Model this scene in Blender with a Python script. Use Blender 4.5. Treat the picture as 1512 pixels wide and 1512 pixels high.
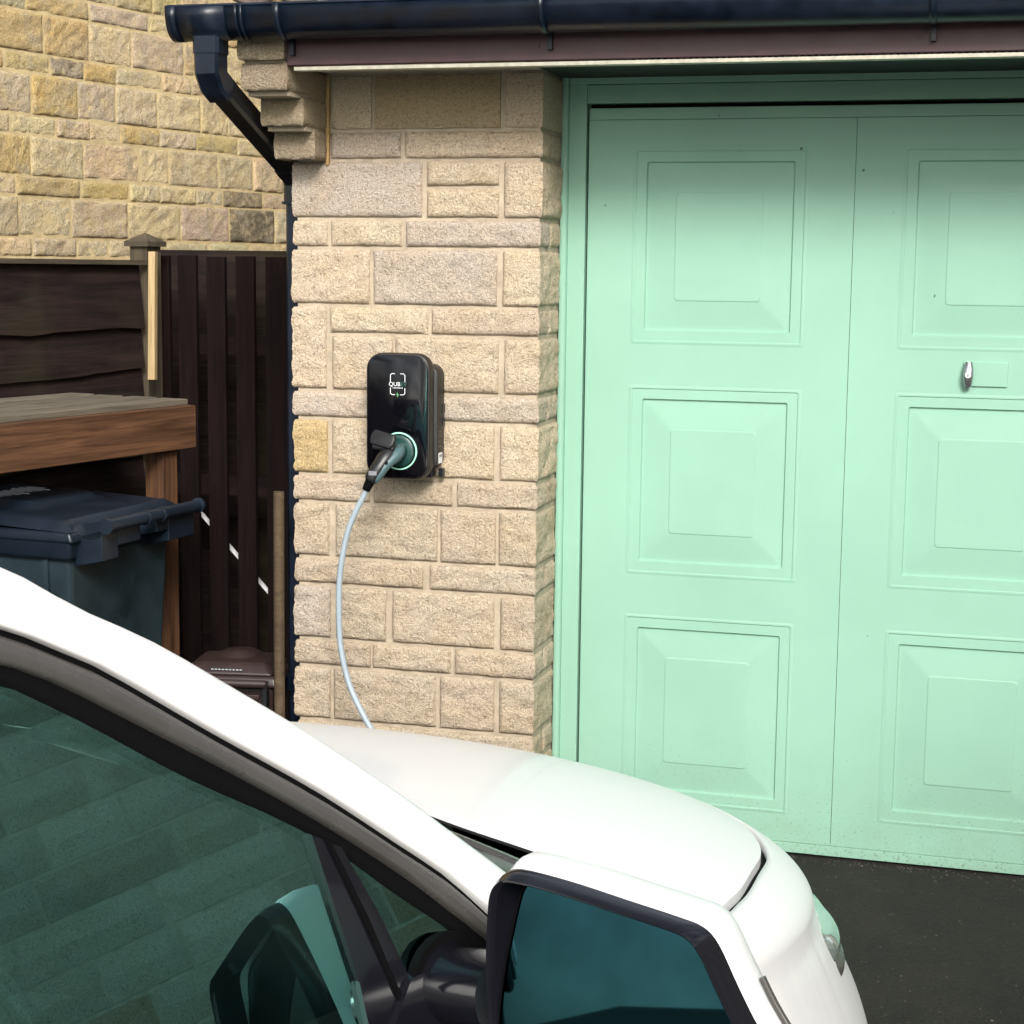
import bpy, bmesh, math, random
from mathutils import Vector, Matrix, noise
R = math.radians
random.seed(7)
scene = bpy.context.scene
for o in list(bpy.data.objects): bpy.data.objects.remove(o)
col = scene.collection

# ------------------------------------------------------------------ camera
cam_d = bpy.data.cameras.new('camera'); cam = bpy.data.objects.new('camera', cam_d); col.objects.link(cam)
cam_d.sensor_fit = 'HORIZONTAL'; cam_d.sensor_width = 36.0; cam_d.lens = 36.0 * 2600 / 1512
cam_d.clip_start = 0.02; cam_d.clip_end = 500
yaw, pit, rol = R(15.452), R(7.87), R(0.671)
fw = Vector((-math.sin(yaw) * math.cos(pit), math.cos(yaw) * math.cos(pit), -math.sin(pit)))
r0 = Vector((math.cos(yaw), math.sin(yaw), 0)); u0 = r0.cross(fw)
rv = r0 * math.cos(rol) + u0 * math.sin(rol); uv = u0 * math.cos(rol) - r0 * math.sin(rol)
cm = Matrix((rv, uv, -fw)).transposed().to_4x4(); cm.translation = (1.996, -4.812, 1.703)
cam.matrix_world = cm
scene.camera = cam

# ------------------------------------------------------------------ world, sun, exposure
world = bpy.data.worlds.new('World'); scene.world = world; world.use_nodes = True
wn, wl = world.node_tree.nodes, world.node_tree.links
SUN_EL, SUN_AZ = R(33), R(158)          # azimuth clockwise from +y; the sun stands behind the camera's right shoulder
bg = wn['Background']; bg.inputs['Strength'].default_value = 0.09
sky = wn.new('ShaderNodeTexSky'); sky.sky_type = 'NISHITA'; sky.sun_disc = False
sky.sun_elevation = SUN_EL; sky.sun_rotation = SUN_AZ; sky.dust_density = 3.0; sky.air_density = 1.2
hs = wn.new('ShaderNodeHueSaturation'); hs.inputs['Saturation'].default_value = 0.38
wl.new(sky.outputs[0], hs.inputs['Color'])
tc = wn.new('ShaderNodeTexCoord'); cl = wn.new('ShaderNodeTexNoise'); cl.inputs['Scale'].default_value = 5.5
cl.inputs['Detail'].default_value = 5; wl.new(tc.outputs['Generated'], cl.inputs['Vector'])
cr = wn.new('ShaderNodeMapRange'); cr.inputs[1].default_value = 0.35; cr.inputs[2].default_value = 0.68
cr.inputs[3].default_value = 0.45; cr.inputs[4].default_value = 1.7; wl.new(cl.outputs['Fac'], cr.inputs[0])
mx = wn.new('ShaderNodeVectorMath'); mx.operation = 'SCALE'
wl.new(hs.outputs[0], mx.inputs[0]); wl.new(cr.outputs[0], mx.inputs['Scale']); wl.new(mx.outputs[0], bg.inputs['Color'])
sd = bpy.data.lights.new('sun', 'SUN'); sd.energy = 1.5; sd.angle = R(17); sd.color = (1.0, 0.965, 0.91)
sun = bpy.data.objects.new('sun', sd); col.objects.link(sun)
sdir = Vector((math.sin(SUN_AZ) * math.cos(SUN_EL), math.cos(SUN_AZ) * math.cos(SUN_EL), math.sin(SUN_EL)))
sun.rotation_euler = sdir.to_track_quat('Z', 'Y').to_euler(); sun.location = sdir * 20
scene.view_settings.view_transform = 'Standard'; scene.view_settings.look = 'None'
scene.view_settings.gamma = 1; scene.view_settings.use_curve_mapping = False
scene.view_settings.exposure = 1.42

# ------------------------------------------------------------------ helpers
def tag(o, label=None, cat=None, group=None, kind=None):
    for k, v in (('label', label), ('category', cat), ('group', group), ('kind', kind)):
        if v: o[k] = v
    return o
def empty(name, loc=(0, 0, 0), rz=0, parent=None, **kw):
    o = bpy.data.objects.new(name, None); col.objects.link(o); o.location = loc; o.rotation_euler = (0, 0, rz)
    o.empty_display_size = .1
    if parent: o.parent = parent
    return tag(o, **kw)
def mesh(name, V, Fc, m=None, parent=None, smooth=False, loc=None, angle=None, **kw):
    me = bpy.data.meshes.new(name); me.from_pydata([tuple(v) for v in V], [], Fc); me.update()
    if smooth:
        me.polygons.foreach_set('use_smooth', [True] * len(me.polygons))
    if angle: me.set_sharp_from_angle(angle=R(angle))
    if m: me.materials.append(m)
    o = bpy.data.objects.new(name, me); col.objects.link(o)
    if parent: o.parent = parent
    if loc: o.location = loc
    return tag(o, **kw)
def box(name, x0, x1, y0, y1, z0, z1, m, parent=None, bev=0.0, **kw):
    V, Fc = boxd(x0, x1, y0, y1, z0, z1)
    o = mesh(name, V, Fc, m, parent, **kw)
    if bev: bevel(o, bev)
    return o
def boxd(x0, x1, y0, y1, z0, z1):
    V = [(x, y, z) for z in (z0, z1) for y in (y0, y1) for x in (x0, x1)]
    return V, [(0, 2, 3, 1), (4, 5, 7, 6), (0, 1, 5, 4), (1, 3, 7, 5), (3, 2, 6, 7), (2, 0, 4, 6)]
def bevel(o, w, seg=2):
    bm = bmesh.new(); bm.from_mesh(o.data)
    bmesh.ops.bevel(bm, geom=bm.edges[:], offset=w, segments=seg, profile=.5, affect='EDGES', clamp_overlap=True)
    bm.to_mesh(o.data); bm.free()
    o.data.polygons.foreach_set('use_smooth', [True] * len(o.data.polygons)); o.data.set_sharp_from_angle(angle=R(50))
    o.modifiers.new('wn', 'WEIGHTED_NORMAL').keep_sharp = True
    return o
def grid(name, P, m, parent=None, closed_u=False, thick=0, **kw):
    """P: rows of points"""
    nr, nc = len(P), len(P[0]); V = [p for r_ in P for p in r_]; Fc = []
    for i in range(nr - 1):
        for j in range(nc - 1 + (1 if closed_u else 0)):
            k = (j + 1) % nc
            Fc.append((i * nc + j, i * nc + k, (i + 1) * nc + k, (i + 1) * nc + j))
    o = mesh(name, V, Fc, m, parent, smooth=True, **kw)
    if thick:
        md = o.modifiers.new('solid', 'SOLIDIFY'); md.thickness = thick; md.offset = -1
    return o
def tube(name, pts, rad, m, parent=None, n=12, cap=True, **kw):
    pts = [Vector(p) for p in pts]
    rad = rad if isinstance(rad, (list, tuple)) else [rad] * len(pts)
    V, Fc = [], []; up = None
    for i, p in enumerate(pts):
        t = (pts[min(i + 1, len(pts) - 1)] - pts[max(i - 1, 0)]).normalized()
        if up is None: up = Vector((0, 0, 1)) if abs(t.z) < .9 else Vector((1, 0, 0))
        a = (up - t * up.dot(t)).normalized(); up = a; b_ = t.cross(a)
        for k in range(n):
            th = 2 * math.pi * k / n; V.append(p + (a * math.cos(th) + b_ * math.sin(th)) * rad[i])
    for i in range(len(pts) - 1):
        for k in range(n): Fc.append((i * n + k, i * n + (k + 1) % n, (i + 1) * n + (k + 1) % n, (i + 1) * n + k))
    if cap: Fc.append(tuple(range(n - 1, -1, -1))); Fc.append(tuple(range((len(pts) - 1) * n, len(pts) * n)))
    return mesh(name, V, Fc, m, parent, smooth=True, angle=50, **kw)
def smoothpts(P, n=8):
    P = [Vector(p) for p in P]; out = []
    for i in range(len(P) - 1):
        a, b_, c, d = P[max(i - 1, 0)], P[i], P[i + 1], P[min(i + 2, len(P) - 1)]
        for k in range(n):
            t = k / n
            out.append(.5 * ((2 * b_) + (c - a) * t + (2 * a - 5 * b_ + 4 * c - d) * t * t + (3 * b_ - a - 3 * c + d) * t ** 3))
    out.append(P[-1]); return out
def prism(name, poly, y0, y1, m, parent=None, bev=0, **kw):
    """polygon in x,z extruded along y"""
    n = len(poly); V = [(x, y0, z) for x, z in poly] + [(x, y1, z) for x, z in poly]
    Fc = [tuple(range(n)), tuple(range(2 * n - 1, n - 1, -1))] + [(i, i + n, (i + 1) % n + n, (i + 1) % n) for i in range(n)]
    o = mesh(name, V, Fc, m, parent, **kw)
    bm = bmesh.new(); bm.from_mesh(o.data); bmesh.ops.recalc_face_normals(bm, faces=bm.faces); bm.to_mesh(o.data); bm.free()
    if bev: bevel(o, bev)
    return o
def merge(parts):
    V, Fc = [], []
    for v, f_ in parts:
        k = len(V); V += list(v); Fc += [tuple(i + k for i in q) for q in f_]
    return V, Fc

# ------------------------------------------------------------------ materials
def nmat(name):
    m = bpy.data.materials.new(name); m.use_nodes = True; nt = m.node_tree
    return m, nt.nodes, nt.links, nt.nodes['Principled BSDF']
def N(ns, t, **kw):
    n = ns.new(t)
    for k, v in kw.items():
        if k.startswith('i_'): n.inputs[k[2:].replace('_', ' ')].default_value = v
        else: setattr(n, k, v)
    return n
def noise_n(ns, ls, vec, scale, detail=4, rough=.55, dist=0):
    n = ns.new('ShaderNodeTexNoise'); n.inputs['Scale'].default_value = scale; n.inputs['Detail'].default_value = detail
    n.inputs['Roughness'].default_value = rough; n.inputs['Distortion'].default_value = dist; ls.new(vec, n.inputs['Vector']); return n.outputs['Fac']
def ramp(ns, ls, fac, a, b_, va=0., vb=1.):
    n = ns.new('ShaderNodeMapRange'); ls.new(fac, n.inputs[0]); n.inputs[1].default_value = a; n.inputs[2].default_value = b_
    n.inputs[3].default_value = va; n.inputs[4].default_value = vb; return n.outputs[0]
def mixc(ns, ls, fac, A, B, mode='MIX'):
    n = ns.new('ShaderNodeMix'); n.data_type = 'RGBA'; n.blend_type = mode
    if isinstance(fac, (int, float)): n.inputs[0].default_value = fac
    else: ls.new(fac, n.inputs[0])
    for i, v in ((6, A), (7, B)):
        if isinstance(v, tuple): n.inputs[i].default_value = (*v, 1) if len(v) == 3 else v
        else: ls.new(v, n.inputs[i])
    return n.outputs[2]
def math_n(ns, ls, op, a, b_):
    n = ns.new('ShaderNodeMath'); n.operation = op
    for i, v in enumerate((a, b_)):
        if isinstance(v, (int, float)): n.inputs[i].default_value = v
        else: ls.new(v, n.inputs[i])
    return n.outputs[0]
def bump(ns, ls, p, h, strength, dist):
    b_ = ns.new('ShaderNodeBump'); b_.inputs['Strength'].default_value = strength; b_.inputs['Distance'].default_value = dist
    ls.new(h, b_.inputs['Height']); ls.new(b_.outputs[0], p.inputs['Normal'])
def plain(name, c, rough=.5, metal=0, spec=.5, coat=0, var=0.0, vs=8., bmp=0, bs=200):
    m, ns, ls, p = nmat(name); p.inputs['Base Color'].default_value = (*c, 1); p.inputs['Roughness'].default_value = rough
    p.inputs['Metallic'].default_value = metal; p.inputs['Specular IOR Level'].default_value = spec; p.inputs['Coat Weight'].default_value = coat
    t = ns.new('ShaderNodeTexCoord')
    if var:
        f_ = noise_n(ns, ls, t.outputs['Object'], vs, 6, .6)
        ls.new(mixc(ns, ls, ramp(ns, ls, f_, .3, .7), tuple(x * (1 - var) for x in c), tuple(min(1, x * (1 + var)) for x in c)), p.inputs['Base Color'])
        ls.new(ramp(ns, ls, f_, .3, .7, max(rough - .08, 0), rough + .08), p.inputs['Roughness'])
    if bmp: bump(ns, ls, p, noise_n(ns, ls, t.outputs['Object'], bs, 3), .6, bmp)
    return m
def stone_mat(name, fine=260., bd=.004, dark=.45, speck=.5, mott=0):
    """takes each stone's own colour from obj.color"""
    m, ns, ls, p = nmat(name); g = ns.new('ShaderNodeNewGeometry'); oi = ns.new('ShaderNodeObjectInfo')
    pos = g.outputs['Position']
    n1 = noise_n(ns, ls, pos, 9, 4); n2 = noise_n(ns, ls, pos, 105, 5, .7, .5); n3 = noise_n(ns, ls, pos, fine, 2)
    base = oi.outputs['Color']
    if mott:
        n0 = noise_n(ns, ls, pos, 7.5, 5, .7, .5)
        base = mixc(ns, ls, ramp(ns, ls, n0, .46, .62, 0, mott), base, (.37, .315, .225)); base = mixc(ns, ls, ramp(ns, ls, noise_n(ns, ls, pos, 19, 4, .7), .5, .68, 0, mott), base, (.54, .43, .23))
    c = mixc(ns, ls, ramp(ns, ls, n1, .35, .68, 0, .55), base, mixc(ns, ls, 1.0, base, (1.0, .91, .77), 'MULTIPLY'))
    c = mixc(ns, ls, ramp(ns, ls, n2, .30, .48, dark, 0), c, mixc(ns, ls, 1.0, c, (.40, .33, .26), 'MULTIPLY'))
    gr = noise_n(ns, ls, pos, fine * 1.1, 3, .75)
    gm = ns.new('ShaderNodeVectorMath'); gm.operation = 'SCALE'; ls.new(c, gm.inputs[0]); ls.new(ramp(ns, ls, gr, .32, .68, .66, 1.30), gm.inputs['Scale']); c = gm.outputs[0]
    c = mixc(ns, ls, ramp(ns, ls, n3, .64, .72, 0, speck), c, (.80, .74, .64))
    st = noise_n(ns, ls, pos, 4.5, 5, .65); c = mixc(ns, ls, ramp(ns, ls, st, .58, .74, 0, .35), c, mixc(ns, ls, 1.0, c, (.62, .56, .46), 'MULTIPLY'))
    ls.new(c, p.inputs['Base Color']); p.inputs['Roughness'].default_value = .85; p.inputs['Specular IOR Level'].default_value = .3
    h = math_n(ns, ls, 'ADD', math_n(ns, ls, 'MULTIPLY', n2, 1.0), math_n(ns, ls, 'MULTIPLY', n3, .45))
    bump(ns, ls, p, h, .9, bd)
    return m
def mortar_mat(name, c):
    m, ns, ls, p = nmat(name); g = ns.new('ShaderNodeNewGeometry'); pos = g.outputs['Position']
    f_ = noise_n(ns, ls, pos, 22, 5); f2 = noise_n(ns, ls, pos, 320, 2)
    cc = mixc(ns, ls, ramp(ns, ls, f_, .3, .7), tuple(x * .78 for x in c), tuple(x * 1.12 for x in c))
    ls.new(cc, p.inputs['Base Color']); p.inputs['Roughness'].default_value = .95; p.inputs['Specular IOR Level'].default_value = .2
    bump(ns, ls, p, math_n(ns, ls, 'ADD', f2, math_n(ns, ls, 'MULTIPLY', f_, 2.)), .7, .0025)
    return m
def wood_mat(name, c1, c2, rough=.7, scale=1., spec=.35, green=0.):
    """grain runs along each plank's local x"""
    m, ns, ls, p = nmat(name); t = ns.new('ShaderNodeTexCoord'); mp = ns.new('ShaderNodeMapping'); oi = ns.new('ShaderNodeObjectInfo')
    mp.inputs['Scale'].default_value = (1.6 * scale, 26 * scale, 26 * scale); ls.new(t.outputs['Object'], mp.inputs['Vector'])
    cb = ns.new('ShaderNodeCombineXYZ'); ls.new(math_n(ns, ls, 'MULTIPLY', oi.outputs['Random'], 37.), cb.inputs[0]); ls.new(cb.outputs[0], mp.inputs['Location'])
    w1 = noise_n(ns, ls, mp.outputs[0], 1.0, 5, .6, 1.6)
    mp2 = ns.new('ShaderNodeMapping'); mp2.inputs['Scale'].default_value = (9 * scale, 260 * scale, 260 * scale); ls.new(t.outputs['Object'], mp2.inputs['Vector'])
    w2 = noise_n(ns, ls, mp2.outputs[0], 1.0, 3)
    big = noise_n(ns, ls, t.outputs['Object'], 3.2, 3)
    c = mixc(ns, ls, ramp(ns, ls, w1, .34, .66), c1, c2)
    c = mixc(ns, ls, ramp(ns, ls, w2, .45, .7, 0, .5), c, tuple(x * .5 for x in c1))
    c = mixc(ns, ls, ramp(ns, ls, oi.outputs['Random'], 0, 1, 0, .35), c, mixc(ns, ls, 1.0, c, (.6, .6, .62), 'MULTIPLY'))
    if green: c = mixc(ns, ls, ramp(ns, ls, big, .5, .68, 0, green), c, (.045, .042, .016))
    ls.new(c, p.inputs['Base Color']); p.inputs['Roughness'].default_value = rough; p.inputs['Specular IOR Level'].default_value = spec
    bump(ns, ls, p, math_n(ns, ls, 'ADD', w1, math_n(ns, ls, 'MULTIPLY', w2, .5)), .5, .0018)
    return m

M = {}
M['stone'] = stone_mat('rock_faced_buff_stone', 230, .013, .75, .6)
M['stone_yellow'] = stone_mat('rock_faced_yellow_stone', 170, .010, .75, .6, .75)
M['mortar'] = mortar_mat('buff_mortar', (.42, .35, .262))
M['mortar_yellow'] = mortar_mat('yellow_mortar', (.52, .41, .225))
def mint():
    m, ns, ls, p = nmat('mint_green_paint'); g = ns.new('ShaderNodeNewGeometry'); pos = g.outputs['Position']
    c0 = (.250, .448, .345)
    f_ = noise_n(ns, ls, pos, 2.3, 4); c = mixc(ns, ls, ramp(ns, ls, f_, .3, .7), tuple(x * .94 for x in c0), tuple(x * 1.05 for x in c0))
    sx = ns.new('ShaderNodeSeparateXYZ'); ls.new(pos, sx.inputs[0])
    low = ramp(ns, ls, sx.outputs[2], 0.0, .42, 1.0, 0.0)
    sp = noise_n(ns, ls, pos, 150, 3, .6)
    thr = math_n(ns, ls, 'ADD', sp, math_n(ns, ls, 'MULTIPLY', low, .13))
    c = mixc(ns, ls, ramp(ns, ls, thr, .70, .80, 0, .75), c, (.10, .13, .09))
    haze_ = noise_n(ns, ls, pos, 14, 5, .7); dirt = math_n(ns, ls, 'MULTIPLY', low, ramp(ns, ls, haze_, .35, .75, 0, .38))
    c = mixc(ns, ls, dirt, c, (.22, .30, .20))
    chip = noise_n(ns, ls, pos, 34, 2); c = mixc(ns, ls, ramp(ns, ls, chip, .775, .79, 0, .8), c, (.05, .07, .06))
    ls.new(c, p.inputs['Base Color']); p.inputs['Roughness'].default_value = .5; p.inputs['Specular IOR Level'].default_value = .22
    bump(ns, ls, p, math_n(ns, ls, 'ADD', noise_n(ns, ls, pos, 420, 2), math_n(ns, ls, 'MULTIPLY', f_, 6.)), .25, .0012)
    return m
M['mint'] = mint()
M['navy_plastic'] = plain('navy_black_plastic', (.0035, .008, .018), .36, spec=.4, var=.5, vs=14)
M['black_plastic'] = plain('black_plastic', (.008, .009, .011), .35, var=.3)
M['fascia'] = plain('dark_brown_fascia_board', (.060, .027, .030), .45, var=.25, vs=12)
M['soffit'] = plain('cream_soffit_board', (.42, .38, .30), .6, var=.15)
M['alu'] = plain('pale_metal_strip', (.5, .47, .38), .4, metal=.3, var=.2, vs=40)
M['void'] = plain('dark_gap', (.004, .004, .005), .9, spec=.1)
M['tile'] = plain('brown_roof_tile', (.10, .075, .06), .85, var=.5, vs=25, bmp=.003)
M['fence_wood'] = wood_mat('dark_stained_fence_wood', (.007, .0045, .0045), (.026, .0145, .0135), .75, 1., .2, .22)
M['gate_wood'] = wood_mat('dark_maroon_board_wood', (.0045, .0026, .0026), (.012, .0055, .0055), .85, 1., .12)
M['deck_side'] = wood_mat('brown_stained_timber', (.055, .024, .012), (.17, .082, .040), .65, .8, .3)
M['deck_top'] = wood_mat('weathered_grey_timber', (.10, .085, .062), (.20, .17, .13), .75, 1., .3)
M['batten'] = wood_mat('fresh_pale_timber', (.36, .25, .12), (.50, .37, .20), .7, 1., .3)
M['old_pole'] = wood_mat('aged_brown_pole', (.060, .040, .022), (.13, .09, .052), .7, 1., .3)
M['cap'] = wood_mat('grey_post_cap', (.055, .045, .032), (.10, .08, .055), .8, 1., .2)
M['bin'] = plain('blue_grey_bin_plastic', (.008, .014, .024), .34, var=.35, vs=5, bmp=.0008, bs=300)
M['bin_side'] = plain('scuffed_bin_plastic', (.018, .031, .038), .32, var=.55, vs=4, bmp=.0008, bs=300)
M['scuff'] = plain('pale_scratch', (.35, .38, .42), .6)
M['caddy'] = plain('brown_bin_plastic', (.026, .014, .013), .45, var=.3, vs=9)
M['white_plastic'] = plain('white_plastic', (.7, .7, .7), .5)
M['gloss_black'] = plain('gloss_black_glass', (.002, .002, .0035), .06, spec=.35)
M['case'] = plain('charcoal_plastic_case', (.009, .009, .010), .42, var=.15, vs=20)
M['ring'] = plain('mint_ring', (.40, .80, .62), .35)
M['ring_in'] = plain('dark_green_socket', (.010, .045, .040), .3)
M['grip'] = plain('grey_green_grip', (.06, .11, .12), .45)
M['cable'] = plain('pale_blue_cable', (.30, .355, .40), .45, var=.06)
M['print_white'] = plain('white_print', (.75, .77, .80), .5)
M['print_green'] = plain('green_print', (.10, .32, .14), .5)
M['print_dim'] = plain('dim_green_print', (.02, .11, .08), .5)
M['chrome'] = plain('brushed_metal', (.45, .45, .48), .32, metal=.9)
M['key_white'] = plain('bright_lock_face', (.8, .8, .8), .3, metal=.2)
def paint_white():
    m, ns, ls, p = nmat('white_car_paint'); p.inputs['Base Color'].default_value = (.80, .80, .80, 1); p.inputs['Roughness'].default_value = .45
    p.inputs['Coat Weight'].default_value = .35; p.inputs['Coat Roughness'].default_value = .04
    g = ns.new('ShaderNodeNewGeometry'); f_ = noise_n(ns, ls, g.outputs['Position'], 3, 6, .7)
    ls.new(mixc(ns, ls, ramp(ns, ls, f_, .45, .8, 0, .25), (.80, .80, .80), (.75, .745, .73)), p.inputs['Base Color'])
    return m
M['car_white'] = paint_white()
M['trim_grey'] = plain('satin_grey_brown_trim', (.080, .075, .070), .26, metal=.35, spec=.5, var=.12, vs=14)
M['rubber'] = plain('black_rubber', (.0015, .0015, .002), .75, spec=.1)
M['car_black'] = plain('gloss_black_trim', (.006, .006, .009), .12)
M['dash'] = plain('dark_dashboard', (.012, .012, .014), .6)
M['seat'] = plain('pale_grey_seat', (.30, .36, .35), .8, var=.1, vs=60)
M['tyre'] = plain('tyre', (.02, .02, .02), .8)
def glass(name, tint, base, rough=0.0):
    m, ns, ls, p = nmat(name); ns.remove(p); out = ns['Material Output']
    tr = ns.new('ShaderNodeBsdfTransparent'); tr.inputs[0].default_value = (*tint, 1)
    gl = ns.new('ShaderNodeBsdfGlossy'); gl.inputs['Roughness'].default_value = rough; gl.inputs[0].default_value = (.46, 1, .93, 1)
    fr = ns.new('ShaderNodeFresnel'); fr.inputs[0].default_value = 1.5
    mxs = ns.new('ShaderNodeMixShader'); ls.new(math_n(ns, ls, 'ADD', fr.outputs[0], base), mxs.inputs[0])
    ls.new(tr.outputs[0], mxs.inputs[1]); ls.new(gl.outputs[0], mxs.inputs[2]); ls.new(mxs.outputs[0], out.inputs['Surface'])
    return m
M['glass'] = glass('tinted_car_glass', (.46, .78, .72), .27)
M['glass_clear'] = glass('windscreen_glass', (.7, .82, .8), .03)
m, ns, ls, p = nmat('tinted_mirror_glass'); p.inputs['Base Color'].default_value = (.018, .066, .080, 1); p.inputs['Metallic'].default_value = 1; p.inputs['Roughness'].default_value = .015
M['mirror'] = m
m, ns, ls, p = nmat('headlamp_lens'); p.inputs['Base Color'].default_value = (.55, .66, .62, 1); p.inputs['Roughness'].default_value = .06; p.inputs['Metallic'].default_value = .8
M['lens'] = m
def asphalt():
    m, ns, ls, p = nmat('dark_asphalt'); g = ns.new('ShaderNodeNewGeometry'); pos = g.outputs['Position']
    a = noise_n(ns, ls, pos, 5, 5, .65); b_ = noise_n(ns, ls, pos, 130, 3, .7); v = ns.new('ShaderNodeTexVoronoi'); v.inputs['Scale'].default_value = 120; ls.new(pos, v.inputs['Vector'])
    c = mixc(ns, ls, ramp(ns, ls, a, .3, .7), (.012, .011, .009), (.023, .020, .016))
    c = mixc(ns, ls, ramp(ns, ls, b_, .5, .75, 0, .5), c, (.045, .042, .034))
    sp = noise_n(ns, ls, pos, 75, 3, .6, 1.); c = mixc(ns, ls, ramp(ns, ls, sp, .66, .74, 0, .7), c, (.14, .13, .11))
    ls.new(c, p.inputs['Base Color']); p.inputs['Roughness'].default_value = .85; p.inputs['Specular IOR Level'].default_value = .3
    bump(ns, ls, p, math_n(ns, ls, 'ADD', b_, v.outputs['Distance']), .9, .006)
    return m
M['asphalt'] = asphalt()

# ------------------------------------------------------------------ ground
D_DOOR = .234
mesh('ground', [(-120, -120, 0), (120, -120, 0), (120, 120, 0), (-120, 120, 0)], [(0, 1, 2, 3)], M['asphalt'], kind='structure')

rg = random.Random(3); GV = []
for k in range(900):
    x, y = rg.uniform(1.2, 3.6), rg.uniform(-3.2, .2); s_ = rg.uniform(.0012, .0035) * (1.6 if rg.random() < .06 else 1)
    if k % 3 == 0: x, y = rg.uniform(1.3, 3.2), D_DOOR - abs(rg.gauss(0, .03)) - .004
    GV.append(([(x - s_, y, .0), (x + s_ * .3, y - s_ * .8, .0), (x + s_, y + s_ * .4, .0), (x - s_ * .2, y + s_, .0), (x, y, s_ * 1.1)], [(0, 1, 4), (1, 2, 4), (2, 3, 4), (3, 0, 4)]))
v_, f_ = merge(GV); mesh('grit', v_, f_, plain('loose_grit', (.075, .068, .055), .9, var=.5, vs=60), kind='stuff', label='pale loose grit scattered on the dark driveway before the door')
# ------------------------------------------------------------------ rock-faced stone generator (front face looks to -y)
def rock(name, x0, x1, z0, z1, depth, m, parent, left=False, right=False, amp=.006, step=.0075, ch=.008, colr=(.42, .33, .21), seed=0, flat=False, data_only=False, hi=None, **kw):
    U = []
    def seg(a, b_):
        n = max(2, int(abs(b_ - a) / step)); return [a + (b_ - a) * i / n for i in range(n + 1)]
    if left: U += [(x0, y, -1, 0) for y in seg(depth, 0)[:-1]]
    fx = seg(x0, x1)
    for i, x in enumerate(fx):
        nx, ny = 0, -1
        if i == 0 and left: nx, ny = -.6, -.6
        if i == len(fx) - 1 and right: nx, ny = .6, -.6
        U.append((x, 0, nx, ny))
    if right: U += [(x1, y, 1, 0) for y in seg(0, depth)[1:]]
    Z = seg(z0, z1); V, Fc = [], []
    so = Vector((seed * 3.17, seed * 1.7, seed * .9))
    L = [0]
    for a, b_ in zip(U, U[1:]): L.append(L[-1] + math.hypot(a[0] - b_[0], a[1] - b_[1]))
    nu, nz = len(U), len(Z)
    for j, z in enumerate(Z):
        for i, (x, y, nx, ny) in enumerate(U):
            q = Vector((x, y, z)) + so
            wob = .0025 * noise.noise(q * 30)
            e = min(z - z0, z1 - z, L[i], L[-1] - L[i]) + wob * (1 if 0 < j < nz - 1 else 0)
            e = max(e, 0)
            k = min(e / ch, 1); ret = ch * .9 * (1 - k) ** 2
            if flat: d = amp * .2 * noise.noise(q * 9)
            else:
                w_ = noise.noise(Vector((q.x * 17 + q.z * 9, q.y * 17, q.z * 26 - q.x * 12)))
                rg = 1 - abs(noise.noise(q * 34)) * 2
                d = amp * (.9 * w_ + .55 * rg * .6 + .5 * noise.noise(q * 70) + .25 * noise.noise(q * 130)) * (.25 + .75 * min(e / .014, 1))
            dd = d - ret
            px, py, pz = x + nx * dd, y + ny * dd, z
            if j in (0, nz - 1): pz += .0018 * noise.noise(q * 22) * (1 if j else 1)
            V.append((px, py, pz))
    for j in range(nz - 1):
        for i in range(nu - 1): Fc.append((j * nu + i, j * nu + i + 1, (j + 1) * nu + i + 1, (j + 1) * nu + i))
    ring = [i for i in range(nu)] + [j * nu + nu - 1 for j in range(1, nz)] + [(nz - 1) * nu + i for i in range(nu - 2, -1, -1)] + [j * nu for j in range(nz - 2, 0, -1)]
    k0 = len(V)
    for r_ in ring:
        x, y, nx, ny = U[r_ % nu]; v = V[r_]; s_ = .022
        V.append((v[0] - (nx if not (left or right) or abs(nx) == 1 else nx) * s_, v[1] - ny * s_, v[2]))
    for a in range(len(ring)):
        b_ = (a + 1) % len(ring); Fc.append((ring[b_], ring[a], k0 + a, k0 + b_))
    if data_only: return V, Fc
    o = mesh(name, V, Fc, m, parent, smooth=True, angle=60, **kw); o.color = (*colr, 1)
    return o
def jit(c, a=.07):
    k = 1 + random.uniform(-a, a); return tuple(min(1, x * k * (1 + random.uniform(-.012, .012))) for x in c)
BUFF, TAN, GREYST, YEL = (.60, .50, .375), (.55, .46, .35), (.54, .465, .385), (.56, .43, .23)

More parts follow.
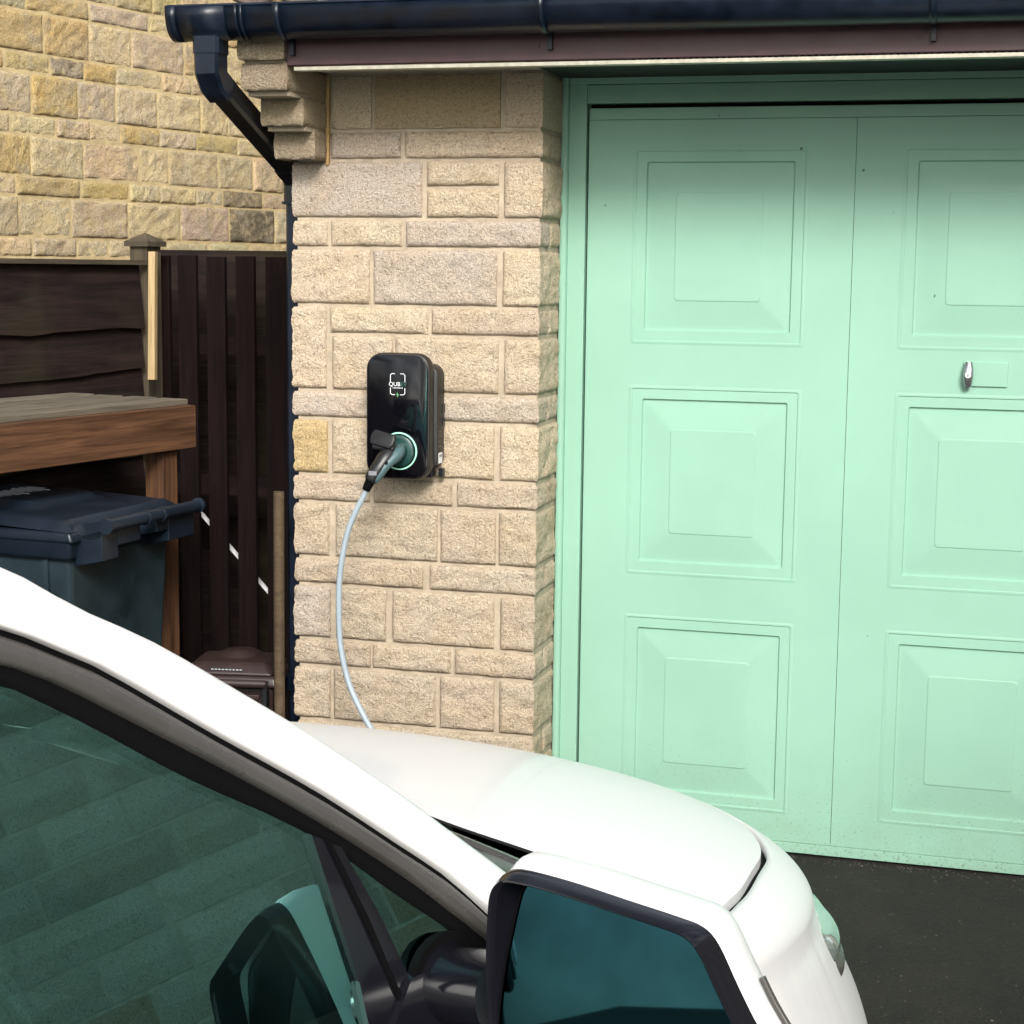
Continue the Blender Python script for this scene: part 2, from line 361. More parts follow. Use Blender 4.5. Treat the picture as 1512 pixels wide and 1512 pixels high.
# ------------------------------------------------------------------ garage
W, D = .740, .234
garage = empty('garage', (0, 0, 0), label='stone garage with dark gutter, brown fascia and mint green up and over door', cat='garage')
ZR = {'T': (2.0928, 2.25), '2': (2.0103, 2.0928), '3': (1.8453, 2.0103), '4': (1.7628, 1.8453), '5': (1.5978, 1.7628), '6a': (1.5153, 1.5978), '6b': (1.3503, 1.5153),
      '7': (1.2678, 1.3503), '8': (1.1028, 1.2678), '9': (1.0203, 1.1028), '10': (.8553, 1.0203), '11': (.7728, .8553), '12': (.6078, .7728), '13': (.5253, .6078),
      '14': (.3603, .5253), '15': (.2778, .3603), '16': (.1128, .2778), '17': (.03, .1128)}
XR = {'T': [(.118, .235), (.247, .617), (.634, .741)], '2': [(.113, .324), (.337, .741)], '3': [(-.004, .388), (.404, .615, 'split'), (.631, .743)],
      '4': [(-.001, .102), (.113, .327), (.342, .739)], '5': [(-.006, .231), (.243, .612), (.63, .739)], '6a': [(.11, .408), (.42, .738)],
      '6b': [(-.006, .097, 'jump'), (.116, .302), (.31, .619), (.637, .74)], '7': [(-.006, .262), (.275, .74)], '8': [(-.004, .1), (.115, .267), (.277, .609), (.627, .741)],
      '9': [(-.005, .231), (.244, .484), (.499, .739)], '10': [(-.003, .104), (.125, .44), (.45, .616), (.626, .737)], '11': [(-.002, .397), (.418, .738)],
      '12': [(-.005, .108), (.125, .282), (.303, .614), (.633, .736)], '13': [(-.003, .234), (.242, .482), (.496, .738)], '14': [(-.004, .107), (.118, .437), (.451, .617), (.633, .737)],
      '15': [(.004, .317), (.33, .737)], '16': [(0, .11), (.125, .44), (.45, .738)], '17': [(0, .317), (.33, .738)]}
SC = {('5', 1): GREYST, ('8', 0): YEL, ('3', 0): GREYST, ('4', 2): GREYST, ('2', 0): GREYST, ('7', 0): GREYST, ('7', 1): GREYST, ('12', 0): GREYST, ('6a', 1): TAN, ('T', 1): (.46, .37, .23)}
pillar = box('front_pillar', .007, W - .007, .0105, D + .10, 0, 2.262, M['mortar'], garage)
for i_, (k, xs) in enumerate(XR.items()):
    z0, z1 = ZR[k]
    for j_, t in enumerate(xs):
        x0, x1 = t[0], t[1]; lf, rt = x0 < .02, x1 > .72
        c = jit(SC.get((k, j_), BUFF if i_ < 9 else TAN), .04)
        top = z1 - .0115; bot = z0
        if len(t) > 2 and t[2] == 'jump': top = 1.5978 - .0115
        flat = k == 'T'
        big = (z1 - z0) > .1
        dep = (D - .004 if big else .105) if rt else .10
        kw = dict(left=lf, right=rt, colr=c, flat=flat, amp=.0018 if flat else (.0038 if k in ('2', '3') and j_ == 0 else .0074), ch=.004 if flat else .0075)
        if len(t) > 2 and t[2] == 'split':
            zm = (bot + top) / 2
            rock('stone', x0, x1, zm + .012, top, .1, M['stone'], pillar, seed=i_ * 7 + j_, **kw)
            rock('stone', x0, x1, bot, zm, .1, M['stone'], pillar, seed=i_ * 7 + j_ + 3, **kw); continue
        rock('stone', x0, x1, bot, top, dep, M['stone'], pillar, seed=i_ * 7 + j_, **kw)
        if rt and not big:
            o = rock('stone', 0, D - .004 - .119, bot, top, .03, M['stone'], pillar, colr=jit(TAN), seed=i_ + 90, amp=.0045, step=.01)
            o.rotation_euler = (0, 0, math.pi / 2); o.location = (W - .001, .119, 0)
# corbel stones that carry the eaves
for i_, (z0, z1, pr, x0) in enumerate(((2.002, 2.083, .098, -.018), (2.088, 2.168, .182, -.022), (2.173, 2.246, .295, -.03), (2.252, 2.335, .318, -.03))):
    o = rock('corbel_stone', x0, .105, z0, z1, pr + .0, M['stone'], garage, left=True, right=True, colr=jit((.36, .30, .215), .08), seed=40 + i_, amp=.0045 if i_ < 1 else .0026, ch=.006, step=.009)
    o.location = (0, -pr, 0)
    box('corbel_core', x0 + .02, .085, -pr + .02, .01, z0 + .003, z1 - .003, M['mortar'], garage)
    if i_: box('corbel_bed_joint', x0 + .008, .098, -pr + .03, .01, z0 - .012, z0 + .004, M['mortar'], garage)
prism('mortar_smear', [(.101, 1.994), (.106, 1.988), (.111, 1.994), (.113, 2.24), (.100, 2.24)], -.008, .006, mortar_mat('ochre_pointing', (.40, .27, .12)), garage, bev=.003)
# side walls and the roof behind
box('side_wall', .0, .10, D + .10, 5.2, 0, 2.26, M['mortar'], garage)
box('right_wall', 3.18, 3.6, .0, 5.2, 0, 2.26, M['mortar'], garage)
box('lintel', W - .007, 3.18, .10, D + .16, 2.268, 2.34, M['void'], garage)
# eaves
box('fascia', .1055, 4.6, -.300, -.282, 2.236, 2.345, M['fascia'], garage, bev=.003)
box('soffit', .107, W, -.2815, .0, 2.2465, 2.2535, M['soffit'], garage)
box('dark_soffit', W + .001, 4.6, -.2815, .30, 2.247, 2.2535, plain('dark_soffit_board', (.010, .016, .015), .7), garage)  # near-black board; its dark colour also deepens the shade over the door
box('vent_strip', .125, 4.6, -.2975, -.262, 2.2230, 2.2330, M['alu'], garage, bev=.001)
nv = 120
VV = [boxd(1.05 + k * .0165, 1.058 + k * .0165, -.2985, -.2800, 2.2331, 2.2362) for k in range(nv)]
v_, f_ = merge(VV); mesh('vent_slots', v_, f_, M['void'], garage, kind='stuff')
# gutter: half round channel
def arc_gutter(x0, x1, yc, zt, r_, dep, m, name, parent, n=14, thick=.003):
    prof = []
    for k in range(n + 1):
        a = math.pi * k / n; prof.append((yc - r_ * math.cos(a) * (1 if True else 1), zt - dep * math.sin(a) ** .75))
    P = [[(x, y, z) for (y, z) in prof] for x in (x0, x1)]
    V = [p for r__ in P for p in r__]; nc = n + 1
    Fc = [(j, j + 1, nc + j + 1, nc + j) for j in range(n)]
    o = mesh(name, V, Fc, m, parent, smooth=True)
    md = o.modifiers.new('solid', 'SOLIDIFY'); md.thickness = thick; md.offset = 0
    return o
GY, GZ, GR, GD = -.366, 2.381, .056, .083
gutter = arc_gutter(-.182, 4.6, GY, GZ, GR, GD, M['navy_plastic'], 'gutter', garage)
tube('gutter_bead', [(-.182, GY - GR, GZ), (4.6, GY - GR, GZ)], .0045, M['navy_plastic'], gutter, n=8)
for nm, xx0, xx1, g_ in (('stop_end', -.189, -.160, .0035), ('running_outlet', -.159, -.02, .0022), ('gutter_joint', .008, .016, .0038), ('gutter_joint', .024, .031, .0038)):
    arc_gutter(xx0, xx1, GY, GZ + .002, GR + g_, GD + g_, M['navy_plastic'], nm, gutter)
prism_end = []
for k in range(15):
    a = math.pi * k / 14; prism_end.append((GY - GR * math.cos(a), GZ - GD * math.sin(a) ** .75))
mesh('stop_end_plate', [(-.187, y, z) for y, z in prism_end] + [(-.184, y, z) for y, z in prism_end], [tuple(range(15)), tuple(range(29, 14, -1))] + [(i, i + 15, (i + 1) % 15 + 15, (i + 1) % 15) for i in range(15)], M['navy_plastic'], gutter)
for x in (.118, .83, 1.79, 2.7, 3.6):
    b_ = arc_gutter(x, x + .018, GY, GZ + .003, GR + .005, GD + .005, M['navy_plastic'], 'gutter_bracket', gutter)
    prism_b = [(x + .001, -.31, 2.245), (x + .017, -.31, 2.245)]
    V, Fc = boxd(x + .003, x + .015, -.318, -.3005, 2.262, 2.34); mesh('bracket_leg', V, Fc, M['navy_plastic'], b_)
    for s_ in (-1,): tube('bracket_screw', [(x - .025, -.306, 2.275), (x - .025, -.299, 2.275)], .005, M['fascia'], b_, n=8)
# downpipe (square section)
def sqpath(name, pts, w_, d_, m, parent):
    """square pipe following pts; w_ along x, d_ along the other axis"""
    pts = [Vector(p) for p in pts]; V, Fc = [], []; c_ = .008
    for i, p in enumerate(pts):
        t = (pts[min(i + 1, len(pts) - 1)] - pts[max(i - 1, 0)]).normalized()
        ax = (Vector((1, 0, 0)) - t * t.x).normalized(); ay = t.cross(ax)
        a, b_ = w_ / 2, d_ / 2
        for (u, v) in ((-a + c_, -b_), (a - c_, -b_), (a, -b_ + c_), (a, b_ - c_), (a - c_, b_), (-a + c_, b_), (-a, b_ - c_), (-a, -b_ + c_)): V.append(p + ax * u + ay * v)
    for i in range(len(pts) - 1):
        for k in range(8): Fc.append((i * 8 + k, i * 8 + (k + 1) % 8, (i + 1) * 8 + (k + 1) % 8, (i + 1) * 8 + k))
    Fc += [tuple(range(7, -1, -1)), tuple(range((len(pts) - 1) * 8, len(pts) * 8))]
    return mesh(name, V, Fc, m, parent, smooth=True, angle=30)
dp = sqpath('downpipe', [(-.040, .135, 1.90), (-.040, .135, .02)], .062, .062, M['navy_plastic'], garage)
sqpath('outlet_spigot', [(-.085, -.366, 2.335), (-.085, -.366, 2.262)], .076, .076, M['navy_plastic'], dp)
V, Fc = [], []
for i in range(9):
    t = i / 8; z = 2.330 - .040 * t; a = .036 + .045 * (1 - t) ** 2.4; b_ = .036 + .012 * (1 - t) ** 2
    V += [(-.085 + x, -.366 + y, z) for x, y in ((-a, -b_ + .008), (-a + .008, -b_), (a - .008, -b_), (a, -b_ + .008), (a, b_ - .008), (a - .008, b_), (-a + .008, b_), (-a, b_ - .008))]
    if i: Fc += [((i - 1) * 8 + k, (i - 1) * 8 + (k + 1) % 8, i * 8 + (k + 1) % 8, i * 8 + k) for k in range(8)]
mesh('outlet_flare', V, Fc, M['navy_plastic'], dp, smooth=True, angle=50)
sqpath('upper_elbow', [(-.085, -.366, 2.292), (-.085, -.366, 2.214), (-.082, -.350, 2.190), (-.078, -.315, 2.17)], .071, .071, M['navy_plastic'], dp)
sqpath('offset_pipe', [(-.081, -.34, 2.190), (-.044, .090, 1.985)], .063, .063, M['black_plastic'], dp)
sqpath('lower_elbow', [(-.046, .06, 2.002), (-.040, .118, 1.972), (-.040, .135, 1.945), (-.040, .135, 1.885)], .072, .072, M['black_plastic'], dp)
sqpath('pipe_collar', [(-.040, .135, 1.892), (-.040, .135, 1.884)], .082, .08, M['navy_plastic'], dp)
sqpath('pipe_shoe', [(-.040, .135, .46), (-.040, .135, .41)], .075, .075, M['navy_plastic'], dp)
# roof tiles along the eaves and the slope behind
for k in range(18):
    x = -.02 + k * .262
    P = []
    for i in range(2):
        row = []
        for j in range(9):
            a = j / 8; row.append((x + a * .256, -.375 + i * .36, 2.402 + .016 * math.cos(a * 4 * math.pi) + i * .16))
        P.append(row)
    grid('roof_tile', P, M['tile'], garage, thick=.016)
mesh('roof_slope', [(-.06, -.02, 2.52), (4.8, -.02, 2.52), (4.8, 4.9, 4.6), (-.06, 4.9, 4.6)], [(0, 1, 2, 3)], M['tile'], garage)

# ---- door frame
fr = mesh('door_frame', *merge([boxd(.759, .811, D, D + .06, 0, 2.2625), boxd(.8115, 3.10, D + .0008, D + .06, 2.1755, 2.228), boxd(.7595, 3.16, D - .004, D + .06, 2.2295, 2.2622), boxd(3.105, 3.165, D, D + .06, 0, 2.228)]), M['mint'], garage)
bevel(fr, .0025)
V, Fc = [], []
for i in range(60):
    z = i * 2.262 / 59; wv = .0025 * noise.noise(Vector((0, 0, z * 6))) + .0015 * noise.noise(Vector((0, 3, z * 25)))
    V += [(.7385 + wv, D - .010, z), (.749 + wv * .4, D - .016, z), (.7585, D - .010, z), (.7585, D + .03, z)]
    if i: Fc += [((i - 1) * 4 + k, (i - 1) * 4 + k + 1, i * 4 + k + 1, i * 4 + k) for k in range(3)]
mesh('sealant_bead', V, Fc, M['mint'], fr, smooth=True)
box('door_void', .80, 3.12, D + .058, D + .075, 0, 2.24, M['void'], garage)

# ---- door leaf: a grid of x and z lines pressed in steps
door = empty('garage_door', (0, 0, 0), parent=garage)
DF = D + .006                      # front face of the leaf
def leaf(name, x0, x1, z0, z1, holes, parent):
    xs = sorted({x0, x1, *[h[0] for h in holes], *[h[1] for h in holes]}); zs = sorted({z0, z1, *[h[2] for h in holes], *[h[3] for h in holes]})
    V = [(x, DF, z) for z in zs for x in xs]; Fc = []; nx = len(xs)
    for j in range(len(zs) - 1):
        for i in range(nx - 1):
            cx, cz = (xs[i] + xs[i + 1]) / 2, (zs[j] + zs[j + 1]) / 2
            if any(h[0] < cx < h[1] and h[2] < cz < h[3] for h in holes): continue
            Fc.append((j * nx + i, j * nx + i + 1, (j + 1) * nx + i + 1, (j + 1) * nx + i))
    return mesh(name, V, Fc, M['mint'], parent)
def rrect(x0, x1, z0, z1, r_, y, n=5):
    out = []
    for cx, cz, a0 in ((x1 - r_, z1 - r_, 0), (x0 + r_, z1 - r_, 90), (x0 + r_, z0 + r_, 180), (x1 - r_, z0 + r_, 270)):
        for k in range(n): a = R(a0 + 90 * k / (n - 1)); out.append((cx + r_ * math.cos(a), y, cz + r_ * math.sin(a)))
    return out
def pressed(x0, x1, z0, z1, parent):
    V, Fc = [], []
    spec = [(0, 0, .001), (.0, .0, .006), (.005, -.0012, .006), (.009, -.0012, .006), (.0112, .0014, .005), (.014, .0014, .005), (.039, .0008, .006), (.0425, .0078, .006), (.046, .0082, .008), (.052, .0078, .008), (.125, .0008, .010), (.1275, -.0008, .010), (.130, -.0010, .008)]
    nr = None
    for ins, dy, r_ in spec:
        ring = rrect(x0 + ins, x1 - ins, z0 + ins, z1 - ins, max(r_, .0012), DF + dy)
        if nr is None: nr = len(ring)
        V += ring
    for i in range(len(spec) - 1):
        for k in range(nr): Fc.append((i * nr + k, i * nr + (k + 1) % nr, (i + 1) * nr + (k + 1) % nr, (i + 1) * nr + k))
    Fc.append(tuple((len(spec) - 1) * nr + k for k in range(nr)))
    Fc = [tuple(reversed(q)) for q in Fc]
    return mesh('pressed_panel', V, Fc, M['mint'], parent)
SECT = [(.8205, 1.5783, .950, 1.451), (1.5797, 2.3375, 1.7105, 2.2075), (2.3400, 3.096, 2.466, 2.967)]
ROWS = [(1.4905, 2.0500), (.8120, 1.3710), (.1205, .6920)]
for a, b_, p0, p1 in SECT:
    s_ = leaf('door_section', a, b_, .0385, 2.1285, [(p0, p1, z0, z1) for z0, z1 in ROWS], door)
    md = s_.modifiers.new('solid', 'SOLIDIFY'); md.thickness = .003; md.offset = -1
    for z0, z1 in ROWS: pressed(p0, p1, z0, z1, s_)
box('top_rail', .8205, 3.096, DF - .0008, DF + .02, 2.1298, 2.1625, M['mint'], door, bev=.0015)
box('bottom_rail', .8170, 3.097, DF - .0045, DF + .02, .0075, .0372, M['mint'], door, bev=.0015)
box('left_stile_edge', .8178, .8204, DF + .001, DF + .03, .01, 2.16, M['mint'], door)
# handle and plate at the middle of the door
box('handle_plate', 1.894, 2.014, DF - .006, DF + .002, 1.394, 1.462, M['mint'], door, bev=.002)
H = []
for i in range(13):
    t = i / 12; z = 1.392 + t * .070; ww = .0095 + .004 * math.sin(math.pi * t) ** .8; yy = DF - .016 - .012 * math.sin(math.pi * t)
    H.append([(1.9085 + ww * math.cos(2 * math.pi * k / 14), yy + .008 * math.sin(2 * math.pi * k / 14), z) for k in range(14)])
hnd = grid('lock_handle', H, M['chrome'], door, closed_u=True)
tube('lock_face', [(1.9080, DF - .038, 1.427), (1.9080, DF - .030, 1.427)], .0082, M['key_white'], hnd, n=18)
box('keyhole', 1.9069, 1.9091, DF - .0392, DF - .037, 1.4215, 1.431, M['void'], hnd)
tube('handle_boss', [(1.9085, DF - .010, 1.427), (1.9085, DF - .003, 1.427)], .012, M['chrome'], hnd, n=16)

# ------------------------------------------------------------------ EV charger on the pillar
ev = empty('ev_charger', (.360, 0, 1.2855), label='black wall charger with glossy front and mint green socket ring on stone pillar', cat='car charger')
def rslab(name, hw, hh, r_, y0, y1, m, parent, bev_f=.006, n=9, cx=0, cz=0):
    V = []; rings = [(bev_f * 1.0, y0), (bev_f * .3, y0 + bev_f * .3), (0, y0 + bev_f), (0, y1)]
    for ins, y in rings: V += rrect(cx - hw + ins, cx + hw - ins, cz - hh + ins, cz + hh - ins, max(r_ - ins, .001), y, n)
    nr = 4 * n; Fc = [tuple(range(nr))[::-1][::-1]]
    for i in range(len(rings) - 1):
        for k in range(nr): Fc.append((i * nr + k, (i + 1) * nr + k, (i + 1) * nr + (k + 1) % nr, i * nr + (k + 1) % nr))
    Fc.append(tuple((len(rings) - 1) * nr + k for k in range(nr))[::-1])
    return mesh(name, V, Fc, m, parent, smooth=True, angle=40)
rslab('casing', .095, .178, .046, -.118, -.080, M['case'], ev, .008)
rslab('front_panel', .0905, .1735, .043, -.1215, -.1165, M['gloss_black'], ev, .003)
rslab('seam_lip', .0925, .1755, .044, -.0795, -.0745, M['black_plastic'], ev, .002)
rslab('back_box', .092, .150, .035, -.074, -.012, M['case'], ev, .004, cx=.012, cz=-.004)
for z in (.02, -.02, -.165): box('mounting_lug', .094, .1065, -.030, -.010, z - .012, z + .012, M['black_plastic'], ev)
box('cable_gland', .055, .085, -.060, -.025, -.176, -.153, M['black_plastic'], ev, bev=.003)
lab = box('rating_label', .1042, .1052, -.062, -.030, -.135, -.105, M['print_white'], ev)
for k in range(5): box('label_print', .1051, .1056, -.058 + k * .005, -.0565 + k * .005, -.118 , -.110, M['void'], lab)
for k in range(3):
    for j in range(4): box('small_print', .1042, .1047, -.060 + k * .009, -.054 + k * .009 - (j % 2) * .003, -.088 + j * .014, -.085 + j * .014, plain('faint_print', (.12, .12, .12), .6) if (k + j == 0) else bpy.data.materials['faint_print'], lab)
def ringmesh(name, cx, cz, r0_, r1_, y0, y1, m, parent, n=48):
    V = []
    for (r_, y) in ((r0_, y1), (r0_, y0), (r1_, y0), (r1_, y1)): V += [(cx + r_ * math.cos(2 * math.pi * k / n), y, cz + r_ * math.sin(2 * math.pi * k / n)) for k in range(n)]
    Fc = [(i * n + k, i * n + (k + 1) % n, (i + 1) * n + (k + 1) % n, (i + 1) * n + k) for i in range(3) for k in range(n)]
    return mesh(name, V, Fc, m, parent, smooth=True, angle=40)
RCX, RCZ = .007, -.097
ringmesh('socket_ring', RCX, RCZ, .0495, .0535, -.1255, -.118, M['ring'], ev)
tube('socket_housing', [(RCX, -.118, RCZ), (RCX, -.131, RCZ), (RCX, -.133, RCZ), (RCX, -.133, RCZ)], [.047, .045, .041, .030], M['ring_in'], ev, n=40)
# printed mark: four corner brackets, lettering, bolt
FY = -.1222
def flatpoly(name, poly, m, parent, y=FY):
    return mesh(name, [(x, y, z) for x, z in poly], [tuple(range(len(poly)))], m, parent)
def stroke(name, pts, w_, m, parent, y=FY):
    V, Fc = [], []
    for i, (x, z) in enumerate(pts):
        a = Vector(pts[max(i - 1, 0)]); b_ = Vector(pts[min(i + 1, len(pts) - 1)]); t = (b_ - a).normalized(); n_ = Vector((-t.y, t.x)) * w_ / 2
        V += [(x + n_.x, y, z + n_.y), (x - n_.x, y, z - n_.y)]
    for i in range(len(pts) - 1): Fc.append((2 * i, 2 * i + 1, 2 * i + 3, 2 * i + 2))
    return mesh(name, V, Fc, m, parent)
LX, LZ = .0015, .0915
mark = empty('printed_mark', (LX, 0, LZ), parent=ev)
for sx in (-1, 1):
    for sz in (-1, 1):
        e_ = .006 if sz > 0 else .010
        stroke('corner_bracket', [(sx * .008, sz * .0295), (sx * .0175, sz * .0295), (sx * .0215, sz * .0255), (sx * .0215, sz * e_)], .0019, M['print_white'], mark)
flatpoly('bolt_symbol', [(.000, -.022), (-.0045, -.0305), (-.0008, -.0300), (-.0012, -.0375), (.0045, -.0285), (.0010, -.0290)], M['print_green'], mark, FY)
def text(name, s, size, x, z, m, parent, y=FY):
    cu = bpy.data.curves.new(name, 'FONT'); cu.body = s; cu.size = size; cu.align_x = 'LEFT'; cu.resolution_u = 3
    t = bpy.data.objects.new(name, cu); col.objects.link(t); dg = bpy.context.evaluated_depsgraph_get()
    me = bpy.data.meshes.new_from_object(t.evaluated_get(dg)); bpy.data.objects.remove(t)
    me.materials.append(m); o = bpy.data.objects.new(name, me); col.objects.link(o); o.parent = parent
    o.rotation_euler = (math.pi / 2, 0, 0); o.location = (x, y, z); return o
text('lettering', 'QUB', .0165, -.0265, -.0055, M['print_white'], mark)
text('lettering', 'EV', .0165, .0085, -.0055, M['print_dim'], mark)
for k in range(8):
    x = -.0145 + k * .0038; stroke('small_lettering', [(x, -.0105), (x + .0026, -.0105)], .0022, M['print_white'], mark)

# charging plug and cable
pc = empty('charging_cable', (.3665, -.13, 1.188), label='pale blue charging cable with black plug hanging from the wall charger', cat='charging cable')
def W2(p): return (p[0] - .3665, p[1] + .13, p[2] - 1.188)
tube('plug_head', [W2(q) for q in ((.3665, -.130, 1.188), (.364, -.165, 1.186), (.360, -.19, 1.182))], [.028, .030, .028], M['ring_in'], pc, n=24)
tube('plug_body', [W2(q) for q in smoothpts([(.372, -.165, 1.190), (.360, -.20, 1.180), (.345, -.222, 1.152), (.328, -.232, 1.125), (.322, -.234, 1.115)], 5)], [.022, .0235, .025, .026, .0265, .026, .0255, .025, .024, .0235, .023, .023, .0225, .022, .0215, .021, .0205, .020, .0195, .019, .018], M['case'], pc, n=20)
tube('grip_insert', [W2(q) for q in smoothpts([(.388, -.165, 1.200), (.384, -.195, 1.185), (.366, -.222, 1.160), (.348, -.232, 1.135), (.333, -.236, 1.114)], 5)], [.010, .013, .015, .0165, .017, .017, .016, .015, .014, .0135, .013, .0125, .0125, .013, .0135, .0135, .0135, .013, .0125, .012, .010], M['grip'], pc, n=16)
tube('grip_button', [W2((.371, -.236, 1.168)), W2((.369, -.241, 1.166))], .004, M['black_plastic'], pc, n=12)
fl = rslab('socket_flap', .038, .0125, .0115, -.006, .006, M['case'], pc, .004)
fl.location = (-.020, -.072, .040); fl.rotation_euler = (R(-62), R(4), R(-14)); fl.scale = (1, 1.1, 1.7)
fl2 = box('flap_rim', -.034, .034, -.006, .006, -.014, .002, M['black_plastic'], pc, bev=.004)
fl2.location = (-.019, -.068, .024); fl2.rotation_euler = (R(-15), R(3), R(-12))
box('plug_label', -.012, .012, -.0005, .0005, -.006, .006, plain('worn_grey_label', (.20, .20, .22), .5, var=.5, vs=200), pc).location = W2((.335, -.2535, 1.138))
pc.children[-1].rotation_euler = (R(-20), R(12), R(-12))
tube('strain_relief', [W2(q) for q in ((.325, -.233, 1.122), (.318, -.234, 1.108), (.308, -.234, 1.088))], [.0165, .0135, .0115], M['rubber'], pc, n=16)
cpts = smoothpts([(.3115, -.234, 1.096), (.300, -.234, 1.068), (.278, -.235, 1.025), (.2560, -.237, .970), (.240, -.24, .895), (.2315, -.243, .810), (.2335, -.247, .690), (.243, -.252, .62), (.268, -.262, .540), (.305, -.275, .475), (.349, -.29, .415), (.42, -.32, .34), (.52, -.42, .26), (.62, -.62, .22), (.68, -.90, .30), (.74, -1.10, .42)], 8)
tube('cable', [W2(q) for q in cpts], .0086, M['cable'], pc, n=12)

# ------------------------------------------------------------------ neighbour's yellow stone house
AZ = R(13.2)
nh = empty('neighbour_house', (-1.75, 2.30, 0), math.pi / 2 - AZ, label='neighbouring house wall of rock faced yellow stone beyond the dark fence', cat='house')
nwall = box('gable_wall', -3.5, 6.0, .0045, .3, 0, 5.4, M['mortar_yellow'], nh)
rows = []; z = 1.98 - 2 * .2475
while z < 3.55: rows += [(z, z + .0825), (z + .0825, z + .2475)]; z += .2475
var = []
for k in range(10):
    V, Fc = rock('s', 0, .27, 0, .154 if k < 6 else .072, .05, None, None, amp=.0062, step=.0085, ch=.0045, seed=200 + k, data_only=True)
    me = bpy.data.meshes.new('yellow_stone'); me.from_pydata(V, [], Fc); me.polygons.foreach_set('use_smooth', [True] * len(Fc)); me.set_sharp_from_angle(angle=R(60)); me.materials.append(M['stone_yellow']); var.append(me)
rnd = random.Random(11)
NCOL = [(.55, .455, .275), (.57, .475, .295), (.53, .44, .28), (.51, .425, .28), (.47, .395, .27), (.47, .35, .155), (.45, .34, .18)]
for i_, (z0, z1) in enumerate(rows):
    x = -1.55 + rnd.random() * .2; big = z1 - z0 > .1
    while x < 2.25:
        L_ = rnd.choice((.2, .24, .27, .31, .36)) if big else rnd.choice((.2, .26, .31, .38)); me = var[rnd.randrange(6)] if big else var[6 + rnd.randrange(4)]
        o = bpy.data.objects.new('stone', me); col.objects.link(o); o.parent = nwall; o.location = (x, rnd.uniform(-.004, .004), z0); o.scale = (L_ / .27 * .962, 1, 1)
        c = rnd.choice(NCOL)
        if abs(x - .83) < .2 and 1.8 < z0 < 1.95: c = (.15, .12, .08)
        if abs(x - 1.12) < .16 and 2.0 < z0 < 2.2: c = (.20, .17, .13)
        if rnd.random() < .03: c = (.22, .18, .13)
        o.color = (*[v * rnd.uniform(.93, 1.07) for v in c], 1); x += L_

# ------------------------------------------------------------------ planks
def plank(name, p0, p1, w_, t_, m, parent=None, up=(0, 0, 1), bev=.0, sag=0, wave=0, **kw):
    """box from p0 to p1; w_ along up, t_ across; its local x runs along the grain"""
    p0, p1 = Vector(p0), Vector(p1); ax = (p1 - p0); L_ = ax.length; ax.normalize(); upv = Vector(up); az = (upv - ax * upv.dot(ax)).normalized(); ay = az.cross(ax)
    n = 36 if sag or wave else 1; V, Fc = [], []
    for i in range(n + 1):
        x = L_ * i / n; dz = -sag * math.sin(math.pi * i / n) + wave * (noise.noise(Vector((x * 2.6, w_ * 90, L_ * 7 + p0.z * 13))) + .3 * noise.noise(Vector((x * 9, w_ * 90, p0.z * 13))))
        V += [(x, -t_ / 2, -w_ / 2 + dz), (x, t_ / 2, -w_ / 2 + dz), (x, t_ / 2, w_ / 2 + dz * .2), (x, -t_ / 2, w_ / 2 + dz * .2)]
        if i: Fc += [((i - 1) * 4 + k, (i - 1) * 4 + (k + 1) % 4, i * 4 + (k + 1) % 4, i * 4 + k) for k in range(4)]
    Fc += [(3, 2, 1, 0), tuple(n * 4 + k for k in range(4))]
    o = mesh(name, V, Fc, m, parent, **kw)
    bm = bmesh.new(); bm.from_mesh(o.data); bmesh.ops.recalc_face_normals(bm, faces=bm.faces); bm.to_mesh(o.data); bm.free()
    if bev: bevel(o, bev, 1)
    mw = Matrix((ax, ay, az)).transposed().to_4x4(); mw.translation = p0
    if parent: mw = Matrix.Translation(-Vector(parent.location)) @ mw if not parent.parent else mw
    o.matrix_local = mw
    return o
u12 = Vector((math.sin(R(12)), math.cos(R(12)), 0)); v12 = Vector((-math.cos(R(12)), math.sin(R(12)), 0))
# left lap fence of wide horizontal boards, ending at the post
PE = Vector((-.905, .835, 0))
lf = empty('lap_fence', PE, label='dark stained fence of wide overlapping horizontal boards left of the gate', cat='fence')
zt = 1.700
for i_, (h_, sg) in enumerate(((.205, .004), (.150, .012), (.150, .010), (.16, .012), (.16, .01), (.16, .0), (.16, .01), (.16, .01), (.16, .0))):
    a = PE + Vector((0, 0, zt - h_ / 2)) - u12 * .03; b_ = a - u12 * 2.3 + Vector((0, 0, -.012 * i_ * (1 if i_ < 3 else .6)))
    o = plank('lap_board', b_ + v12 * (.0 if i_ % 1 == 0 else 0), a, h_ + .02, .012, M['fence_wood'], lf, up=Vector((0, 0, 1)) + v12 * (.11), sag=sg, wave=.022)
    zt -= h_ - .004
plank('capping_rail', PE + Vector((0, 0, 1.709)) - u12 * 2.33, PE + Vector((0, 0, 1.709)) - u12 * .02, .016, .045, M['cap'], lf)
